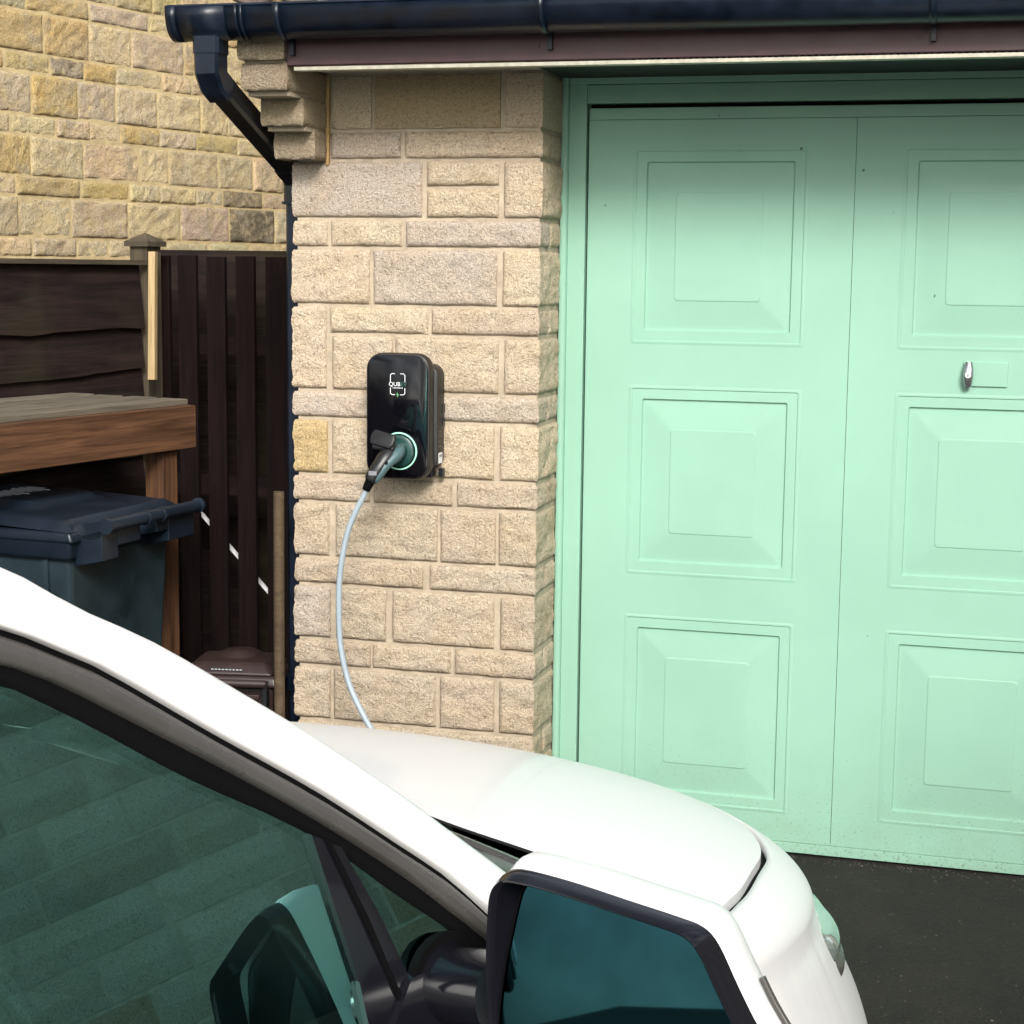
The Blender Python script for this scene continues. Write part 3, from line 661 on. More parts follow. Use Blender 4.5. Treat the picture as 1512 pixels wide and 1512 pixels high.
# post with its cap, and the pale batten
po = empty('fence_post', PE + v12 * .028, label='square fence post with pointed grey cap between lap fence and gate', cat='fence post')
plank('post', PE + v12 * .028 + u12 * .035, PE + v12 * .028 + u12 * .035 + Vector((0, 0, 1.765)), .075, .075, M['cap'], po, up=u12)
cx = .052; base = [(-cx, -cx, 1.765), (cx, -cx, 1.765), (cx, cx, 1.765), (-cx, cx, 1.765)]
V = base + [(x, y, 1.782) for x, y, _ in base] + [(0, 0, 1.813)]
o = mesh('post_cap', V, [(3, 2, 1, 0), (0, 1, 5, 4), (1, 2, 6, 5), (2, 3, 7, 6), (3, 0, 4, 7), (4, 5, 8), (5, 6, 8), (6, 7, 8), (7, 4, 8)], M['cap'], po); o.rotation_euler = (0, 0, -R(12)); o.location = (u12.x * .035, u12.y * .035, 0)
bt = plank('batten', (-.8410, .748, 1.306), (-.8520, .788, 1.746), .026, .022, M['batten'], None, up=(1, 0, 0), bev=.001)
tag(bt, 'narrow strip of fresh pale timber nailed upright beside the fence post', 'batten')
# gate of vertical boards
GYY = 1.0
gate = empty('board_gate', (-.7, GYY, 0), label='tall dark maroon gate of vertical boards with open gaps beside downpipe', cat='gate')
for a, b_ in ((-.945, -.893), (-.859, -.787), (-.747, -.676), (-.635, -.564), (-.520, -.395), (-.36, -.29), (-.25, -.18)):
    plank('gate_board', ((a + b_) / 2, GYY, .05), ((a + b_) / 2, GYY, 1.735 + random.uniform(-.003, .003)), b_ - a, .02, M['gate_wood'], gate, up=(1, 0, 0), bev=.001)
plank('gate_post', (-.995, GYY + .06, .05), (-.995, GYY + .06, 1.70), .085, .06, M['gate_wood'], gate, up=(1, 0, 0))
for z in (.913, 1.42, .25):
    plank('gate_rail', (-.95, GYY + .028, z), (-.15, GYY + .028, z), .07, .03, M['gate_wood'], gate)
#plank('gate_brace', (-.93, GYY + .028, .30), (-.2, GYY + .028, .88), .07, .028, M['gate_wood'], gate)
# a second lap fence beyond the gate, seen through its gaps
bf = empty('rear_lap_fence', (-.6, 1.25, 0), label='dark lap fence standing right behind the gate, glimpsed through its gaps', cat='fence')
z = 1.745; k = 0
while z > .05:
    plank('lap_board', (-1.10, 1.28, z - .07), (.1, 1.28 + .02, z - .07 - random.uniform(-.01, .01)), .165, .012, M['fence_wood'], bf, up=(0, -.12, 1)); z -= .142; k += 1
bar_m = plain('white_sliver_bar', (.78, .78, .80), .5)
wr = plank('sliver_bar', (-.90, 1.10, .865), (-.35, 1.10, .290), .011, .012, bar_m, None)  # white bar added behind the gate to stand for slivers of light
tag(wr, 'thin white sloping bar added behind the gate for the slivers of light in the gaps', 'sliver_bar')
# low vertical boards under the deck, against the fence
lb = empty('low_board_fence', (-1.3, 1.02, 0), label='low dark vertical boards in the shade behind the timber deck', cat='fence')
x = -.955
while x > -2.4:
    w_ = .10; plank('low_board', (x - w_ / 2, 1.02, .05), (x - w_ / 2, 1.02, 1.21), w_, .018, M['gate_wood'], lb, up=(1, 0, 0)); 
    x -= w_ + .014
# the deck / bin store
Dc = Vector((-.481, .308, 1.279))
dk = empty('timber_deck', (Dc.x, Dc.y, 0), label='raised brown timber deck with weathered grey boards on square posts above bins', cat='deck')
plank('side_beam', Dc - u12 * 2.0 + Vector((0, 0, -.085)) , Dc + Vector((0, 0, -.085)), .135, .035, M['deck_side'], dk, bev=.003)
xw = .018; k = 0
while xw < 1.0:
    a = Dc + v12 * (xw + .045) - u12 * 2.0; b_ = Dc + v12 * (xw + .045) + u12 * (random.uniform(-.045, .008) if k else 0)
    plank('deck_board', a + Vector((0, 0, -.0085)), b_ + Vector((0, 0, -.0085)), .019, .098, M['deck_top'], dk, bev=.002); xw += .128; k += 1
plank('end_joist', Dc + v12 * .02 - u12 * .03 + Vector((0, 0, -.08)), Dc + v12 * 1.0 - u12 * .03 + Vector((0, 0, -.08)), .12, .04, M['deck_side'], dk)
for s_, t_ in ((.10, .045), (.10, .93), (1.85, .05), (1.85, .93)):
    q = Dc - u12 * s_ + v12 * t_; plank('deck_post', (q.x, q.y, 0), (q.x, q.y, 1.212 if s_ < 1 else 1.14), .072, .072, M['deck_side'], dk, up=u12, bev=.003)
# wooden pole leaning upright by the pillar
pole = tube('wooden_pole', [(-.035, -.045, 0), (-.038, -.04, .55), (-.036, -.04, 1.045)], [.0165, .0162, .016], M['old_pole'], None, n=14)
tag(pole, 'round weathered wooden pole standing beside the pillar and downpipe', 'pole')

# ------------------------------------------------------------------ wheelie bin
BA = R(5)
wb = empty('wheelie_bin', (-.345, -.235, 0), -BA, label='dark blue grey wheelie bin with long handle bar below the deck', cat='wheelie bin')
# local: +x points to the handle side, y runs along the handle
def taper(name, x0, x1, yh, z0, x0b, x1b, yhb, z1, m, parent, bev=.02, **kw):
    V = [(x0, -yh, z0), (x1, -yh, z0), (x1, yh, z0), (x0, yh, z0), (x0b, -yhb, z1), (x1b, -yhb, z1), (x1b, yhb, z1), (x0b, yhb, z1)]
    o = mesh(name, V, [(3, 2, 1, 0), (4, 5, 6, 7), (0, 1, 5, 4), (1, 2, 6, 5), (2, 3, 7, 6), (3, 0, 4, 7)], m, parent, **kw)
    if bev: bevel(o, bev, 3)
    return o
taper('bin_body', -.58, -.14, .21, .05, -.70, -.105, .262, .915, M['bin_side'], wb, .018)
taper('body_rim', -.725, -.095, .28, .885, -.735, -.085, .288, .945, M['bin'], wb, .012)
lid = taper('lid_skirt', -.745, -.075, .293, .935, -.74, -.085, .290, .968, M['bin'], wb, .01)
V, Fc = [], []; nx, ny = 40, 32
for j in range(ny + 1):
    for i in range(nx + 1):
        x = -.74 + .655 * i / nx; y = -.288 + .576 * j / ny
        e = min(x + .74, -.085 - x, y + .288, .288 - y); z = .966 + .030 * min(e / .025, 1) + .012 * min(max(-.085 - x, 0) / .3, 1)
        in_ = min(x + .62, -.28 - x, y + .17, .17 - y)
        if in_ > 0: z += .020 * min(in_ / .025, 1)
        V.append((x, y, z))
for j in range(ny):
    for i in range(nx): Fc.append((j * (nx + 1) + i, j * (nx + 1) + i + 1, (j + 1) * (nx + 1) + i + 1, (j + 1) * (nx + 1) + i))
lid = mesh('lid', V, Fc, M['bin'], wb, smooth=True, angle=28)
emb = []
for k in range(9): emb.append(boxd(-.52 + (k % 3) * .008, -.44 + (k % 4) * .012, -.11 + k * .026, -.104 + k * .026, 1.0275, 1.0305))
v_, f_ = merge(emb); mesh('worn_lettering', v_, f_, M['scuff'], lid)
hb = tube('handle_bar', [(.005, -.245, .985), (.005, .245, .985)], .0185, M['bin'], wb, n=18)
for y in (-.245, -.045, .035, .245): tube('bar_collar', [(.005, y - .006, .985), (.005, y + .006, .985)], .0225, M['bin'], hb, n=18)
for y0_, y1_, zb in ((-.245, -.165, .865), (-.165, -.05, .90), (.035, .10, .91), (.10, .245, .875)):
    V = [(-.10, y0_, .95), (-.01, y0_, .975), (-.01, y0_, zb + .02), (-.10, y0_, zb)]; V += [(x, y1_, z) for x, _, z in V]
    o = mesh('handle_web', V, [(0, 1, 2, 3), (7, 6, 5, 4), (0, 4, 5, 1), (1, 5, 6, 2), (2, 6, 7, 3), (3, 7, 4, 0)], M['bin'], hb)
    bevel(o, .003, 1)
for y in (-.245, -.22): 
    o = mesh('hinge_gusset', [(-.16, y, .945), (-.16, y, .975), (-.05, y, .99), (.0, y, 1.0), (.01, y, .97), (-.03, y, .945)] + [(-.16, y + .004, .945), (-.16, y + .004, .975), (-.05, y + .004, .99), (.0, y + .004, 1.0), (.01, y + .004, .97), (-.03, y + .004, .945)], [(0, 1, 2, 3, 4, 5), (11, 10, 9, 8, 7, 6)] + [(i, (i + 1) % 6, (i + 1) % 6 + 6, i + 6) for i in range(6)], M['bin'], hb)
for x in (-.14, -.115): box('gusset_rib', x, x + .003, -.251, -.245, .948, .978, M['bin'], hb)
for y in (-.262, .262): box('body_rib', -.19, -.175, y - .006 if y < 0 else y - .006, y + .006, .78, .90, M['bin_side'], wb)
for y in (-.23, .23): tube('wheel', [(-.12, y - .02, .10), (-.12, y + .02, .10)], .10, M['rubber'], wb, n=24)

# brown caddy bin
cb = empty('brown_food_bin', (-.215, .045, 0), R(10), label='small brown lidded food waste bin with handle in the shade by the pole', cat='food bin')
taper('bin_body', -.13, .13, .10, 0, -.155, .155, .125, .47, M['caddy'], cb, .02)
taper('bin_lid', -.172, .172, .14, .465, -.165, .165, .13, .50, M['caddy'], cb, .012)
top = taper('lid_top', -.16, .16, .13, .50, -.125, .125, .09, .535, M['caddy'], cb, .015)
tube('lid_dome', [(.0, .05, .53), (.0, .05, .545), (.0, .05, .553)], [.085, .06, .02], M['caddy'], top, n=24)
for k in range(9): box('worn_lettering', -.055 + k * .012, -.047 + k * .012, -.122 , -.119, .5165, .5195, M['scuff'], top).rotation_euler = (0, 0, 0)
tube('front_handle', [(-.10, -.165, .485), (.14, -.165, .485)], .013, M['caddy'], cb, n=14)
for x in (-.105, .125): box('handle_arm', x, x + .018, -.168, -.12, .30, .49, M['black_plastic'], cb, bev=.004)
box('body_ledge', -.08, .11, -.135, -.12, .428, .444, M['caddy'], cb, bev=.003)
cb.scale = (.9, .9, .97)
# navy tub in front of it
P = []
for rr, zz in ((.10, 0), (.125, .30), (.135, .36), (.15, .372), (.152, .405), (.145, .41), (.135, .40), (.118, .05)):
    P.append([(rr * math.cos(2 * math.pi * k / 32), rr * math.sin(2 * math.pi * k / 32), zz) for k in range(32)])
tb = grid('plastic_tub', P, M['navy_plastic'], None, closed_u=True); tb.location = (-.16, -.20, 0)
tag(tb, 'dark blue round plastic tub on the ground behind the white car', 'tub')
# ------------------------------------------------------------------ the white car; local x forward, y to its far side, z up
car = empty('parked_car', (1.47095, -2.94154, 0), R(65), label='white hatchback car parked nose in before the garage with its wing mirror unfolded', cat='car')
z0c, ac, bc, cc, smx, hwc, nc_, mc_, Ec, kc, bul, c4c = 0.9709, .0894, .0631, .0589, 1.3779, .8943, 2.2329, 1.9025, .1291, 2.9635, .1534, .0463
WC = .80
def topz(s, w):
    y = w - WC; s_ = max(s, 0)
    lo, hi = 0., 1.4
    for _ in range(26):
        r_ = (lo + hi) / 2
        if abs(y / (r_ * hwc + 1e-9)) ** nc_ + (abs(s_) / (r_ * smx + 1e-9)) ** mc_ > 1: lo = r_
        else: hi = r_
    r_ = min(hi, 1)
    return z0c - ac * s - bc * s * s * (1 if s > 0 else -1) - cc * y * y - c4c * (y * s_) ** 2 - Ec * (1 - (max(1 - r_ ** kc, 0)) ** (1 / kc))
def outl(T):
    ct, st = math.cos(T), math.sin(T)
    return smx * abs(st) ** (2 / mc_), WC - hwc * math.copysign(abs(ct) ** (2 / nc_), ct)
# hood outline in plan (near half), mirrored about WC
HN = [(.372, .80), (.368, .60), (.362, .42), (.386, .30), (.425, .19), (.472, .090), (.515, .046), (.607, .074), (.683, .105), (.79, .157), (.90, .212), (.98, .262), (1.05, .318), (1.11, .375), (1.17, .45), (1.225, .56), (1.262, .68), (1.272, .80)]
HN = [tuple(v)[:2] for v in smoothpts([(a, b_, 0) for a, b_ in HN], 4)]
def inset(poly, d):
    n = len(poly); out = []
    for i in range(n):
        a, b_ = Vector(poly[i - 1]), Vector(poly[(i + 1) % n]); t = (b_ - a).normalized(); out.append((poly[i][0] - t.y * d * -1, poly[i][1] + t.x * d * -1))
    return out
full = HN + [(s, 2 * WC - w) for s, w in reversed(HN[:-1])][:-1]
def patch_rays(name, poly, dz, m, lip=0, nr=26, parent=None, crease=False):
    cs, cw = .78, WC; n = len(poly); V = [(cs, cw, topz(cs, cw) + dz)]; Fc = []
    for i in range(1, nr + 1):
        f_ = (i / nr) ** .8
        for s, w in poly: 
            a, b_ = cs + (s - cs) * f_, cw + (w - cw) * f_
            zz = topz(a, b_) + dz
            V.append((a, b_, zz))
    for k in range(n): Fc.append((0, 1 + k, 1 + (k + 1) % n))
    for i in range(nr - 1):
        for k in range(n): Fc.append((1 + i * n + k, 1 + (i + 1) * n + k, 1 + (i + 1) * n + (k + 1) % n, 1 + i * n + (k + 1) % n))
    if lip:
        k0 = len(V)
        for j, (li, ld) in enumerate(((.0012, .0015), (.0018, .02))):
            for s, w in poly: V.append((s + (cs - s) * 0, w, topz(s, w) + dz - ld))
        b0 = 1 + (nr - 1) * n
        for k in range(n):
            Fc.append((b0 + k, k0 + k, k0 + (k + 1) % n, b0 + (k + 1) % n)); Fc.append((k0 + k, k0 + n + k, k0 + n + (k + 1) % n, k0 + (k + 1) % n))
    Fc = [tuple(reversed(q)) for q in Fc]
    return mesh(name, V, Fc, m, parent or car, smooth=True, angle=50)
def scalep(poly, k, c=(.78, WC)): return [(c[0] + (s - c[0]) * k, c[1] + (w - c[1]) * k) for s, w in poly]
hood = patch_rays('bonnet', scalep(full, .9925), .0, M['car_white'], lip=1)
bay = patch_rays('bonnet_gap', scalep(full, 1.02), -.016, M['rubber'])
# body skin: ring from the hood line to the outline, then down the sides
TN = 72
inner, outer = [], []
near = [(s, w) for s, w in HN if s > .48]          # hood edge from near rear corner to the nose
near = scalep(near, 1.011)
rear_in = [(.03, .050), (.12, .075), (.22, .085), (.32, .085), (.40, .080)]
I = rear_in + near
# resample I by arclength paired with outline by arclength
def resample(P, n):
    L = [0]
    for a, b_ in zip(P, P[1:]): L.append(L[-1] + math.dist(a, b_))
    out = []; j = 0
    for k in range(n):
        t = L[-1] * k / (n - 1)
        while j < len(P) - 2 and L[j + 1] < t: j += 1
        u = (t - L[j]) / max(L[j + 1] - L[j], 1e-9); out.append(tuple(P[j][q] + (P[j + 1][q] - P[j][q]) * u for q in range(len(P[0]))))
    return out
O = [outl(R(4))] + [outl(R(90) * (k / 80) ** 1.6) for k in range(81)]
nI = 110
# pair by angle round a reference for an even ring
Ir, Or = resample(I, nI), []
for s, w in Ir:
    if s < .30: Or.append((s - .0, None)); continue
    Or.append(None)
res = []
Od = resample(O, 400)
i30 = min(range(400), key=lambda i: abs(Od[i][0] - .30)); n30 = sum(1 for s, w in Ir if s < .30)
for i, (s, w) in enumerate(Ir):
    if i < n30: k = min(range(i30 + 1), key=lambda q: abs(Od[q][0] - s)); res.append(Od[k])
    else: res.append(Od[int(i30 + (399 - i30) * ((i - n30 + 1) / (nI - n30)))])
def bodyhalf(sgn):
    P = []
    def wq(w): return w if sgn > 0 else 2 * WC - w
    for j in range(13):
        f_ = 1 - (1 - j / 12) ** 1.7; row = []
        for (a, b_), (c, d) in zip(Ir, res):
            s, w = a + (c - a) * f_, b_ + (d - b_) * f_; row.append((s, wq(w), topz(s, w)))
        P.append(row)
    for j in range(1, 17):
        q = j / 16; row = []; g = math.sin(min(q * 1.6, 1.57))
        for c, d in res:
            z = topz(c, d) * (1 - q) + .25 * q; s_ = c * (1 + bul * g) if c > 0 else c; w_ = WC + (d - WC) * (1 + bul * .5 * g)
            row.append((s_, wq(w_), z))
        P.append(row)
    V = [p for r_ in P for p in r_]; n = nI; Fc = []
    for i in range(len(P) - 1):
        for k in range(n - 1):
            q = (i * n + k, i * n + k + 1, (i + 1) * n + k + 1, (i + 1) * n + k); Fc.append(q if sgn > 0 else tuple(reversed(q)))
    return V, Fc
b1, b2 = bodyhalf(1), bodyhalf(-1)
# inner lips down along the hood gap
def lip(sgn):
    V, Fc = [], []
    for i, (s, w) in enumerate(Ir): V += [(s, w if sgn > 0 else 2 * WC - w, topz(s, w)), (s, w if sgn > 0 else 2 * WC - w, topz(s, w) - .02)]
    for i in range(len(Ir) - 1): Fc.append((2 * i, 2 * i + 1, 2 * i + 3, 2 * i + 2))
    return V, Fc
v_, f_ = merge([b1, b2, lip(1), lip(-1)])
wings = mesh('front_wings_and_bumper', v_, f_, M['car_white'], car, smooth=True, angle=60)
bm = bmesh.new(); bm.from_mesh(wings.data); bmesh.ops.remove_doubles(bm, verts=bm.verts, dist=.0004); bm.to_mesh(wings.data); bm.free()

# side plane: w leans in by .35 per metre above z=1
def sw(z, off=0): return .35 * (z - 1) - off
A_ = [(-2.9, 1.30), (-2.4, 1.47), (-1.7, 1.545), (-1.15, 1.545), (-.85, 1.515), (-.68, 1.475), (-.5504, 1.4227), (-.474, 1.3738), (-.3965, 1.3307), (-.3046, 1.2677), (-.213, 1.202), (-.1124, 1.1231), (-.0622, 1.0796), (.0121, 1.0157), (.08, .955)]
B_ = [(-2.9, 1.22), (-2.4, 1.40), (-1.7, 1.478), (-1.15, 1.478), (-.86, 1.455), (-.70, 1.420), (-.5643, 1.3701), (-.5129, 1.3442), (-.4591, 1.3146), (-.35, 1.237), (-.2293, 1.1533), (-.1298, 1.0747), (-.0791, 1.034), (-.0308, .9841), (.02, .925)]
C_ = [(s - .003, z - .009) for s, z in B_]
D_ = [(-2.8, 1.18), (-2.35, 1.36), (-1.7, 1.436), (-1.15, 1.436), (-.87, 1.415), (-.71, 1.385), (-.5726, 1.3386), (-.521, 1.3146), (-.4686, 1.2814), (-.3586, 1.209), (-.2392, 1.1238), (-.1401, 1.0458), (-.0914, 1.0009), (-.042, .9548), (.005, .90)]
E_ = [(-2.75, 1.15), (-2.32, 1.335), (-1.7, 1.413), (-1.15, 1.413), (-.88, 1.393), (-.72, 1.365), (-.5773, 1.3207), (-.527, 1.2928), (-.475, 1.2587), (-.3918, 1.2010), (-.2538, 1.1148), (-.155, 1.030), (-.10, .985), (-.055, .94), (-.01, .885)]
def dens(P): return [tuple(v)[:2] for v in smoothpts([(a, b_, 0) for a, b_ in P], 6)]
A_, B_, C_, D_, E_ = (resample(dens(P), 85) for P in (A_, B_, C_, D_, E_))
def ribbon(name, rows, m, parent=None, far=True, **kw):
    """rows: list of (polyline (s,z), outward offset, extra inward w)"""
    parts = []
    for sg in ((1, -1) if far else (1,)):
        V, Fc = [], []
        for P, off in rows:
            for s, z in P:
                w = sw(z, off); V.append((s, w if sg > 0 else 2 * WC - w, z))
        n = len(rows[0][0])
        for i in range(len(rows) - 1):
            for k in range(n - 1):
                q = (i * n + k, (i + 1) * n + k, (i + 1) * n + k + 1, i * n + k + 1); Fc.append(q if sg > 0 else tuple(reversed(q)))
        parts.append((V, Fc))
    for v_, f_ in parts: mesh(name, v_, f_, m, parent or car, smooth=True, angle=55, **kw)
def lerpP(P, Q, t, dz=0): return [(a + (c - a) * t, b_ + (d - b_) * t + dz) for (a, b_), (c, d) in zip(P, Q)]
# white pillar / roof rail: rounded over from the windscreen edge to the dark seal
ribbon('roof_pillar', [(lerpP(A_, B_, -.10), -.055), (lerpP(A_, B_, -.02), -.020), (A_, -.004), (lerpP(A_, B_, .12), .005), (lerpP(A_, B_, .4), .010), (lerpP(A_, B_, .75), .011), (lerpP(A_, B_, .94), .008), (B_, .004), (lerpP(B_, C_, .3), -.012)], M['car_white'])
ribbon('pillar_seal', [(lerpP(A_, B_, .95), -.006), (B_, -.008), (C_, -.008), (lerpP(C_, D_, .1), -.006)], M['rubber'])
ribbon('door_frame_trim', [(lerpP(B_, C_, .8), -.008), (C_, .002), (lerpP(C_, D_, .12), .006), (lerpP(C_, D_, .5), .009), (lerpP(C_, D_, .85), .010), (D_, .007), (lerpP(D_, E_, .15), -.002)], M['trim_grey'])
ribbon('window_gasket', [(lerpP(D_, E_, .05), -.001), (lerpP(D_, E_, .5), .003), (E_, -.001), (lerpP(E_, D_, -.3), -.010), (lerpP(E_, D_, -.3), -.05)], M['rubber'])
# roof skin and windscreen between the two pillars
def cross(name, P0, m, bulge, rise, rng, nw=24, **kw):
    rows_ = []
    for s, z in P0[rng[0]:rng[1]]:
        w0 = sw(z, -.045); row = []; rs = rise if rise < .03 else .012 + .033 * min(1, max(0, (-.70 - s) / .5))
        for k in range(nw + 1):
            t = k / nw; b_ = 4 * t * (1 - t); row.append((s + bulge * b_, w0 + (2 * WC - 2 * w0) * t, z + .004 + rs * b_))
        rows_.append(row)
    return grid(name, rows_, m, car, **kw)
kA = min(range(85), key=lambda i: abs(A_[i][0] + .70))
cross('roof', A_, M['car_white'], .0, .045, (0, kA + 1), thick=.03)
cross('windscreen', lerpP(A_, B_, .25), M['glass_clear'], .035, .010, (kA, 85))
# side glass, quarter glass, divider
def sideplate(name, poly, off, m, thick=.004, parent=None, far=True):
    parts = []
    for sg in ((1, -1) if far else (1,)):
        n = len(poly); V = []
        for o_ in (off, off - thick):
            V += [(s, sw(z, o_) if sg > 0 else 2 * WC - sw(z, o_), z) for s, z in poly]
        Fc = [tuple(range(n)), tuple(range(2 * n - 1, n - 1, -1))] + [(i, i + n, (i + 1) % n + n, (i + 1) % n) for i in range(n)]
        if sg < 0: Fc = [tuple(reversed(q)) for q in Fc]
        parts.append((V, Fc))
    for v_, f_ in parts:
        o = mesh(name, v_, f_, m, parent or car)
        bm = bmesh.new(); bm.from_mesh(o.data); bmesh.ops.recalc_face_normals(bm, faces=bm.faces); bm.to_mesh(o.data); bm.free()
    return o
SILL = lambda s: .865 + max(0, -s) * .035
Eg = [(s, z + .006) for s, z in E_]
def glasspoly(s0, s1, n=26):
    P = [(s0 + (s1 - s0) * k / n) for k in range(n + 1)]
    def ez(s):
        for (a, b_), (c, d) in zip(Eg, Eg[1:]):
            if a <= s <= c: return b_ + (d - b_) * (s - a) / (c - a)
        return Eg[-1][1]
    return [(s, ez(s)) for s in P], ez
tp, ez = glasspoly(-1.12, -.2562)
def sheet(name, tp, bot, m, off):
    parts = []
    for sg in (1, -1):
        V = [(s, sw(z, off) if sg > 0 else 2 * WC - sw(z, off), z) for s, z in tp] + [(s, sw(z, off) if sg > 0 else 2 * WC - sw(z, off), z) for s, z in bot]
        n = len(tp); Fc = [(k, n + k, n + k + 1, k + 1) for k in range(n - 1)]
        if sg < 0: Fc = [tuple(reversed(q)) for q in Fc]
        parts.append((V, Fc))
    for v_, f_ in parts: mesh(name, v_, f_, m, car)
nb = len(tp)
botp = [(-1.16 + (.925) * k / (nb - 1), SILL(-1.16 + .925 * k / (nb - 1)) - .01) for k in range(nb)]
sheet('front_side_window', tp, botp, M['glass'], -.004)
tp2, _ = glasspoly(-2.15, -1.22); b2_ = [(s, SILL(s) - .01) for s, z in tp2]
sheet('rear_side_window', tp2, b2_, M['glass'], -.004)
sideplate('window_divider', [(-.2600, 1.117), (-.2240, 1.096), (-.194, 1.0229), (-.1735, .9518), (-.1480, .885), (-.2450, .88), (-.2425, .9656), (-.2520, 1.0452)], .004, M['car_black'], .02)
sideplate('divider_seal', [(-.2450, 1.109), (-.2380, 1.105), (-.2120, 1.023), (-.1950, .9518), (-.175, .885), (-.182, .885), (-.202, .9518), (-.2200, 1.023)], .007, M['rubber'], .006)
sideplate('quarter_window', [(-.2270, 1.104), (-.1415, 1.046), (-.036, .953), (-.022, .915), (-.14, .885), (-.178, .945), (-.1975, 1.020)], -.004, M['glass'], .002)
sideplate('centre_pillar', [(-1.235, 1.42), (-1.105, 1.42), (-1.14, .93), (-1.235, .93)], .003, M['car_black'], .02)
# mirror foot plate that fills the lower corner of the quarter window
sideplate('mirror_foot', [(-.178, .952), (-.12, .958), (-.052, .936), (-.01, .918), (.05, .84), (-.25, .84), (-.25, .885)], .012, M['car_black'], .03)
# doors and lower body side
def bodyside(sg):
    S = [-3.0, -2.7, -2.3, -1.8, -1.25, -.8, -.4, -.1, .04]; prof = [(.872, .0), (.862, .010), (.84, .022), (.80, .042), (.70, .078), (.55, .088), (.40, .080), (.25, .050)]
    P = []
    for z, o_ in prof:
        P.append([(s, (lambda w: w if sg > 0 else 2 * WC - w)(sw(min(z + (max(0, -s) * .035 if z > .85 else 0), 1.02), o_) if z > .85 else -.035 - o_), z + (max(0, -s) * .035 if z > .85 else 0)) for s in S])
    V = [p for r_ in P for p in r_]; n = len(S); Fc = []
    for i in range(len(P) - 1):
        for k in range(n - 1):
            q = (i * n + k, i * n + k + 1, (i + 1) * n + k + 1, (i + 1) * n + k); Fc.append(q if sg > 0 else tuple(reversed(q)))
    return V, Fc
for sg in (1, -1): mesh('body_side', *bodyside(sg), M['car_white'], car, smooth=True)
mesh('tailgate', [(-3.0, -.02, .3), (-3.0, 1.62, .3), (-3.0, 1.55, 1.0), (-3.0, .05, 1.0), (-2.85, .15, 1.32), (-2.85, 1.45, 1.32)], [(0, 1, 2, 3), (3, 2, 5, 4)], M['car_white'], car)
mesh('sill_strip', *merge([boxd(-1.2, -.17, .0, .012, .0, .001)]), M['rubber'], car).location = (0, -.050, .870)
# scuttle between windscreen and bonnet: black grille with a pale rubber edge
def scut(name, offs, m, w0=.085, n=28):
    P = []
    for (t, dz) in offs:
        row = []
        for k in range(n + 1):
            w = w0 + (2 * WC - 2 * w0) * k / n; u = abs(w - WC) / (WC - w0)
            sb = .24 - .19 * u ** 2.2; sh = .318 if u < .55 else .318 + .10 * ((u - .55) / .45) ** 1.5
            s = sb + (sh - sb) * t; row.append((s, w, (1 - t) * (.945 + .02 * (1 - u)) + t * (topz(sh, w) - .012) + dz))
        P.append(row)
    return grid(name, P, m, car)
scut('scuttle_panel', [(-.25, .02), (0, 0), (.25, -.012), (.5, -.010), (.75, -.008), (1.12, -.012)], M['black_plastic'])
scut('scuttle_edge', [(.62, .004), (.66, .009), (.72, .009), (.76, .003)], M['trim_grey'])
tube('wiper', [(.12, .20, .975), (.20, .5, .985), (.235, .95, .985)], .006, M['rubber'], car, n=8)
# headlamps wrapping round the front corners, and a dark grille between them
def skin(T, z, off):
    c, d = outl(T); zt = topz(c, d); q = (zt - z) / (zt - .25); g = math.sin(min(max(q, 0) * 1.6, 1.57))
    s_ = c * (1 + bul * g); w_ = WC + (d - WC) * (1 + bul * .5 * g)
    c2, d2 = outl(T + .01); c1, d1 = outl(T - .01); t = Vector((c2 - c1, d2 - d1)).normalized(); n_ = Vector((t.y, -t.x)) if Vector((t.y, -t.x)).dot(Vector((c, d - WC))) > 0 else Vector((-t.y, t.x))
    return (s_ + n_.x * off, w_ + n_.y * off, z)
def lamp(name, T0, T1, za, zb, off, m, parent, n=14, nz=8, mir=False):
    P = []
    for j in range(nz + 1):
        row = []; v = j / nz
        for i in range(n + 1):
            u = i / n; T = T0 + (T1 - T0) * u; e = (4 * u * (1 - u)) ** .5 * (4 * v * (1 - v)) ** .4
            z = za + (zb - za) * v + .02 * (u - .5)
            x, y, zz = skin(T, z, -.008 + off * e); row.append((x, 2 * WC - y if mir else y, zz))
        P.append(row)
    return grid(name, P, m, parent)
LT0, LT1 = R(42.5), R(52)
for mir in (False, True):
    hl = lamp('headlamp', LT0, LT1, .592, .648, .034, M['lens'], car, mir=mir)
    lamp('lamp_base', LT0, LT1, .562, .594, .024, M['trim_grey'], hl, mir=mir)
lamp('grille', R(62), R(118), .36, .50, .012, M['black_plastic'], car, n=20)
for sgn, y in ((1, .13), (-1, 1.47)):
    for s in (.45, -2.15):
        wh = tube('wheel', [(s, y - .10 * 1, .31), (s, y + .10, .31)], .31, M['tyre'], car, n=36)
        tube('wheel_rim', [(s, y - .112 if sgn > 0 else y + .112, .31), (s, y - .095 if sgn > 0 else y + .095, .31)], .20, M['chrome'], wh, n=28)
mesh('floor_pan', [(-2.9, .08, .30), (1.1, .08, .30), (1.1, 1.52, .30), (-2.9, 1.52, .30)], [(0, 1, 2, 3)], M['dash'], car)
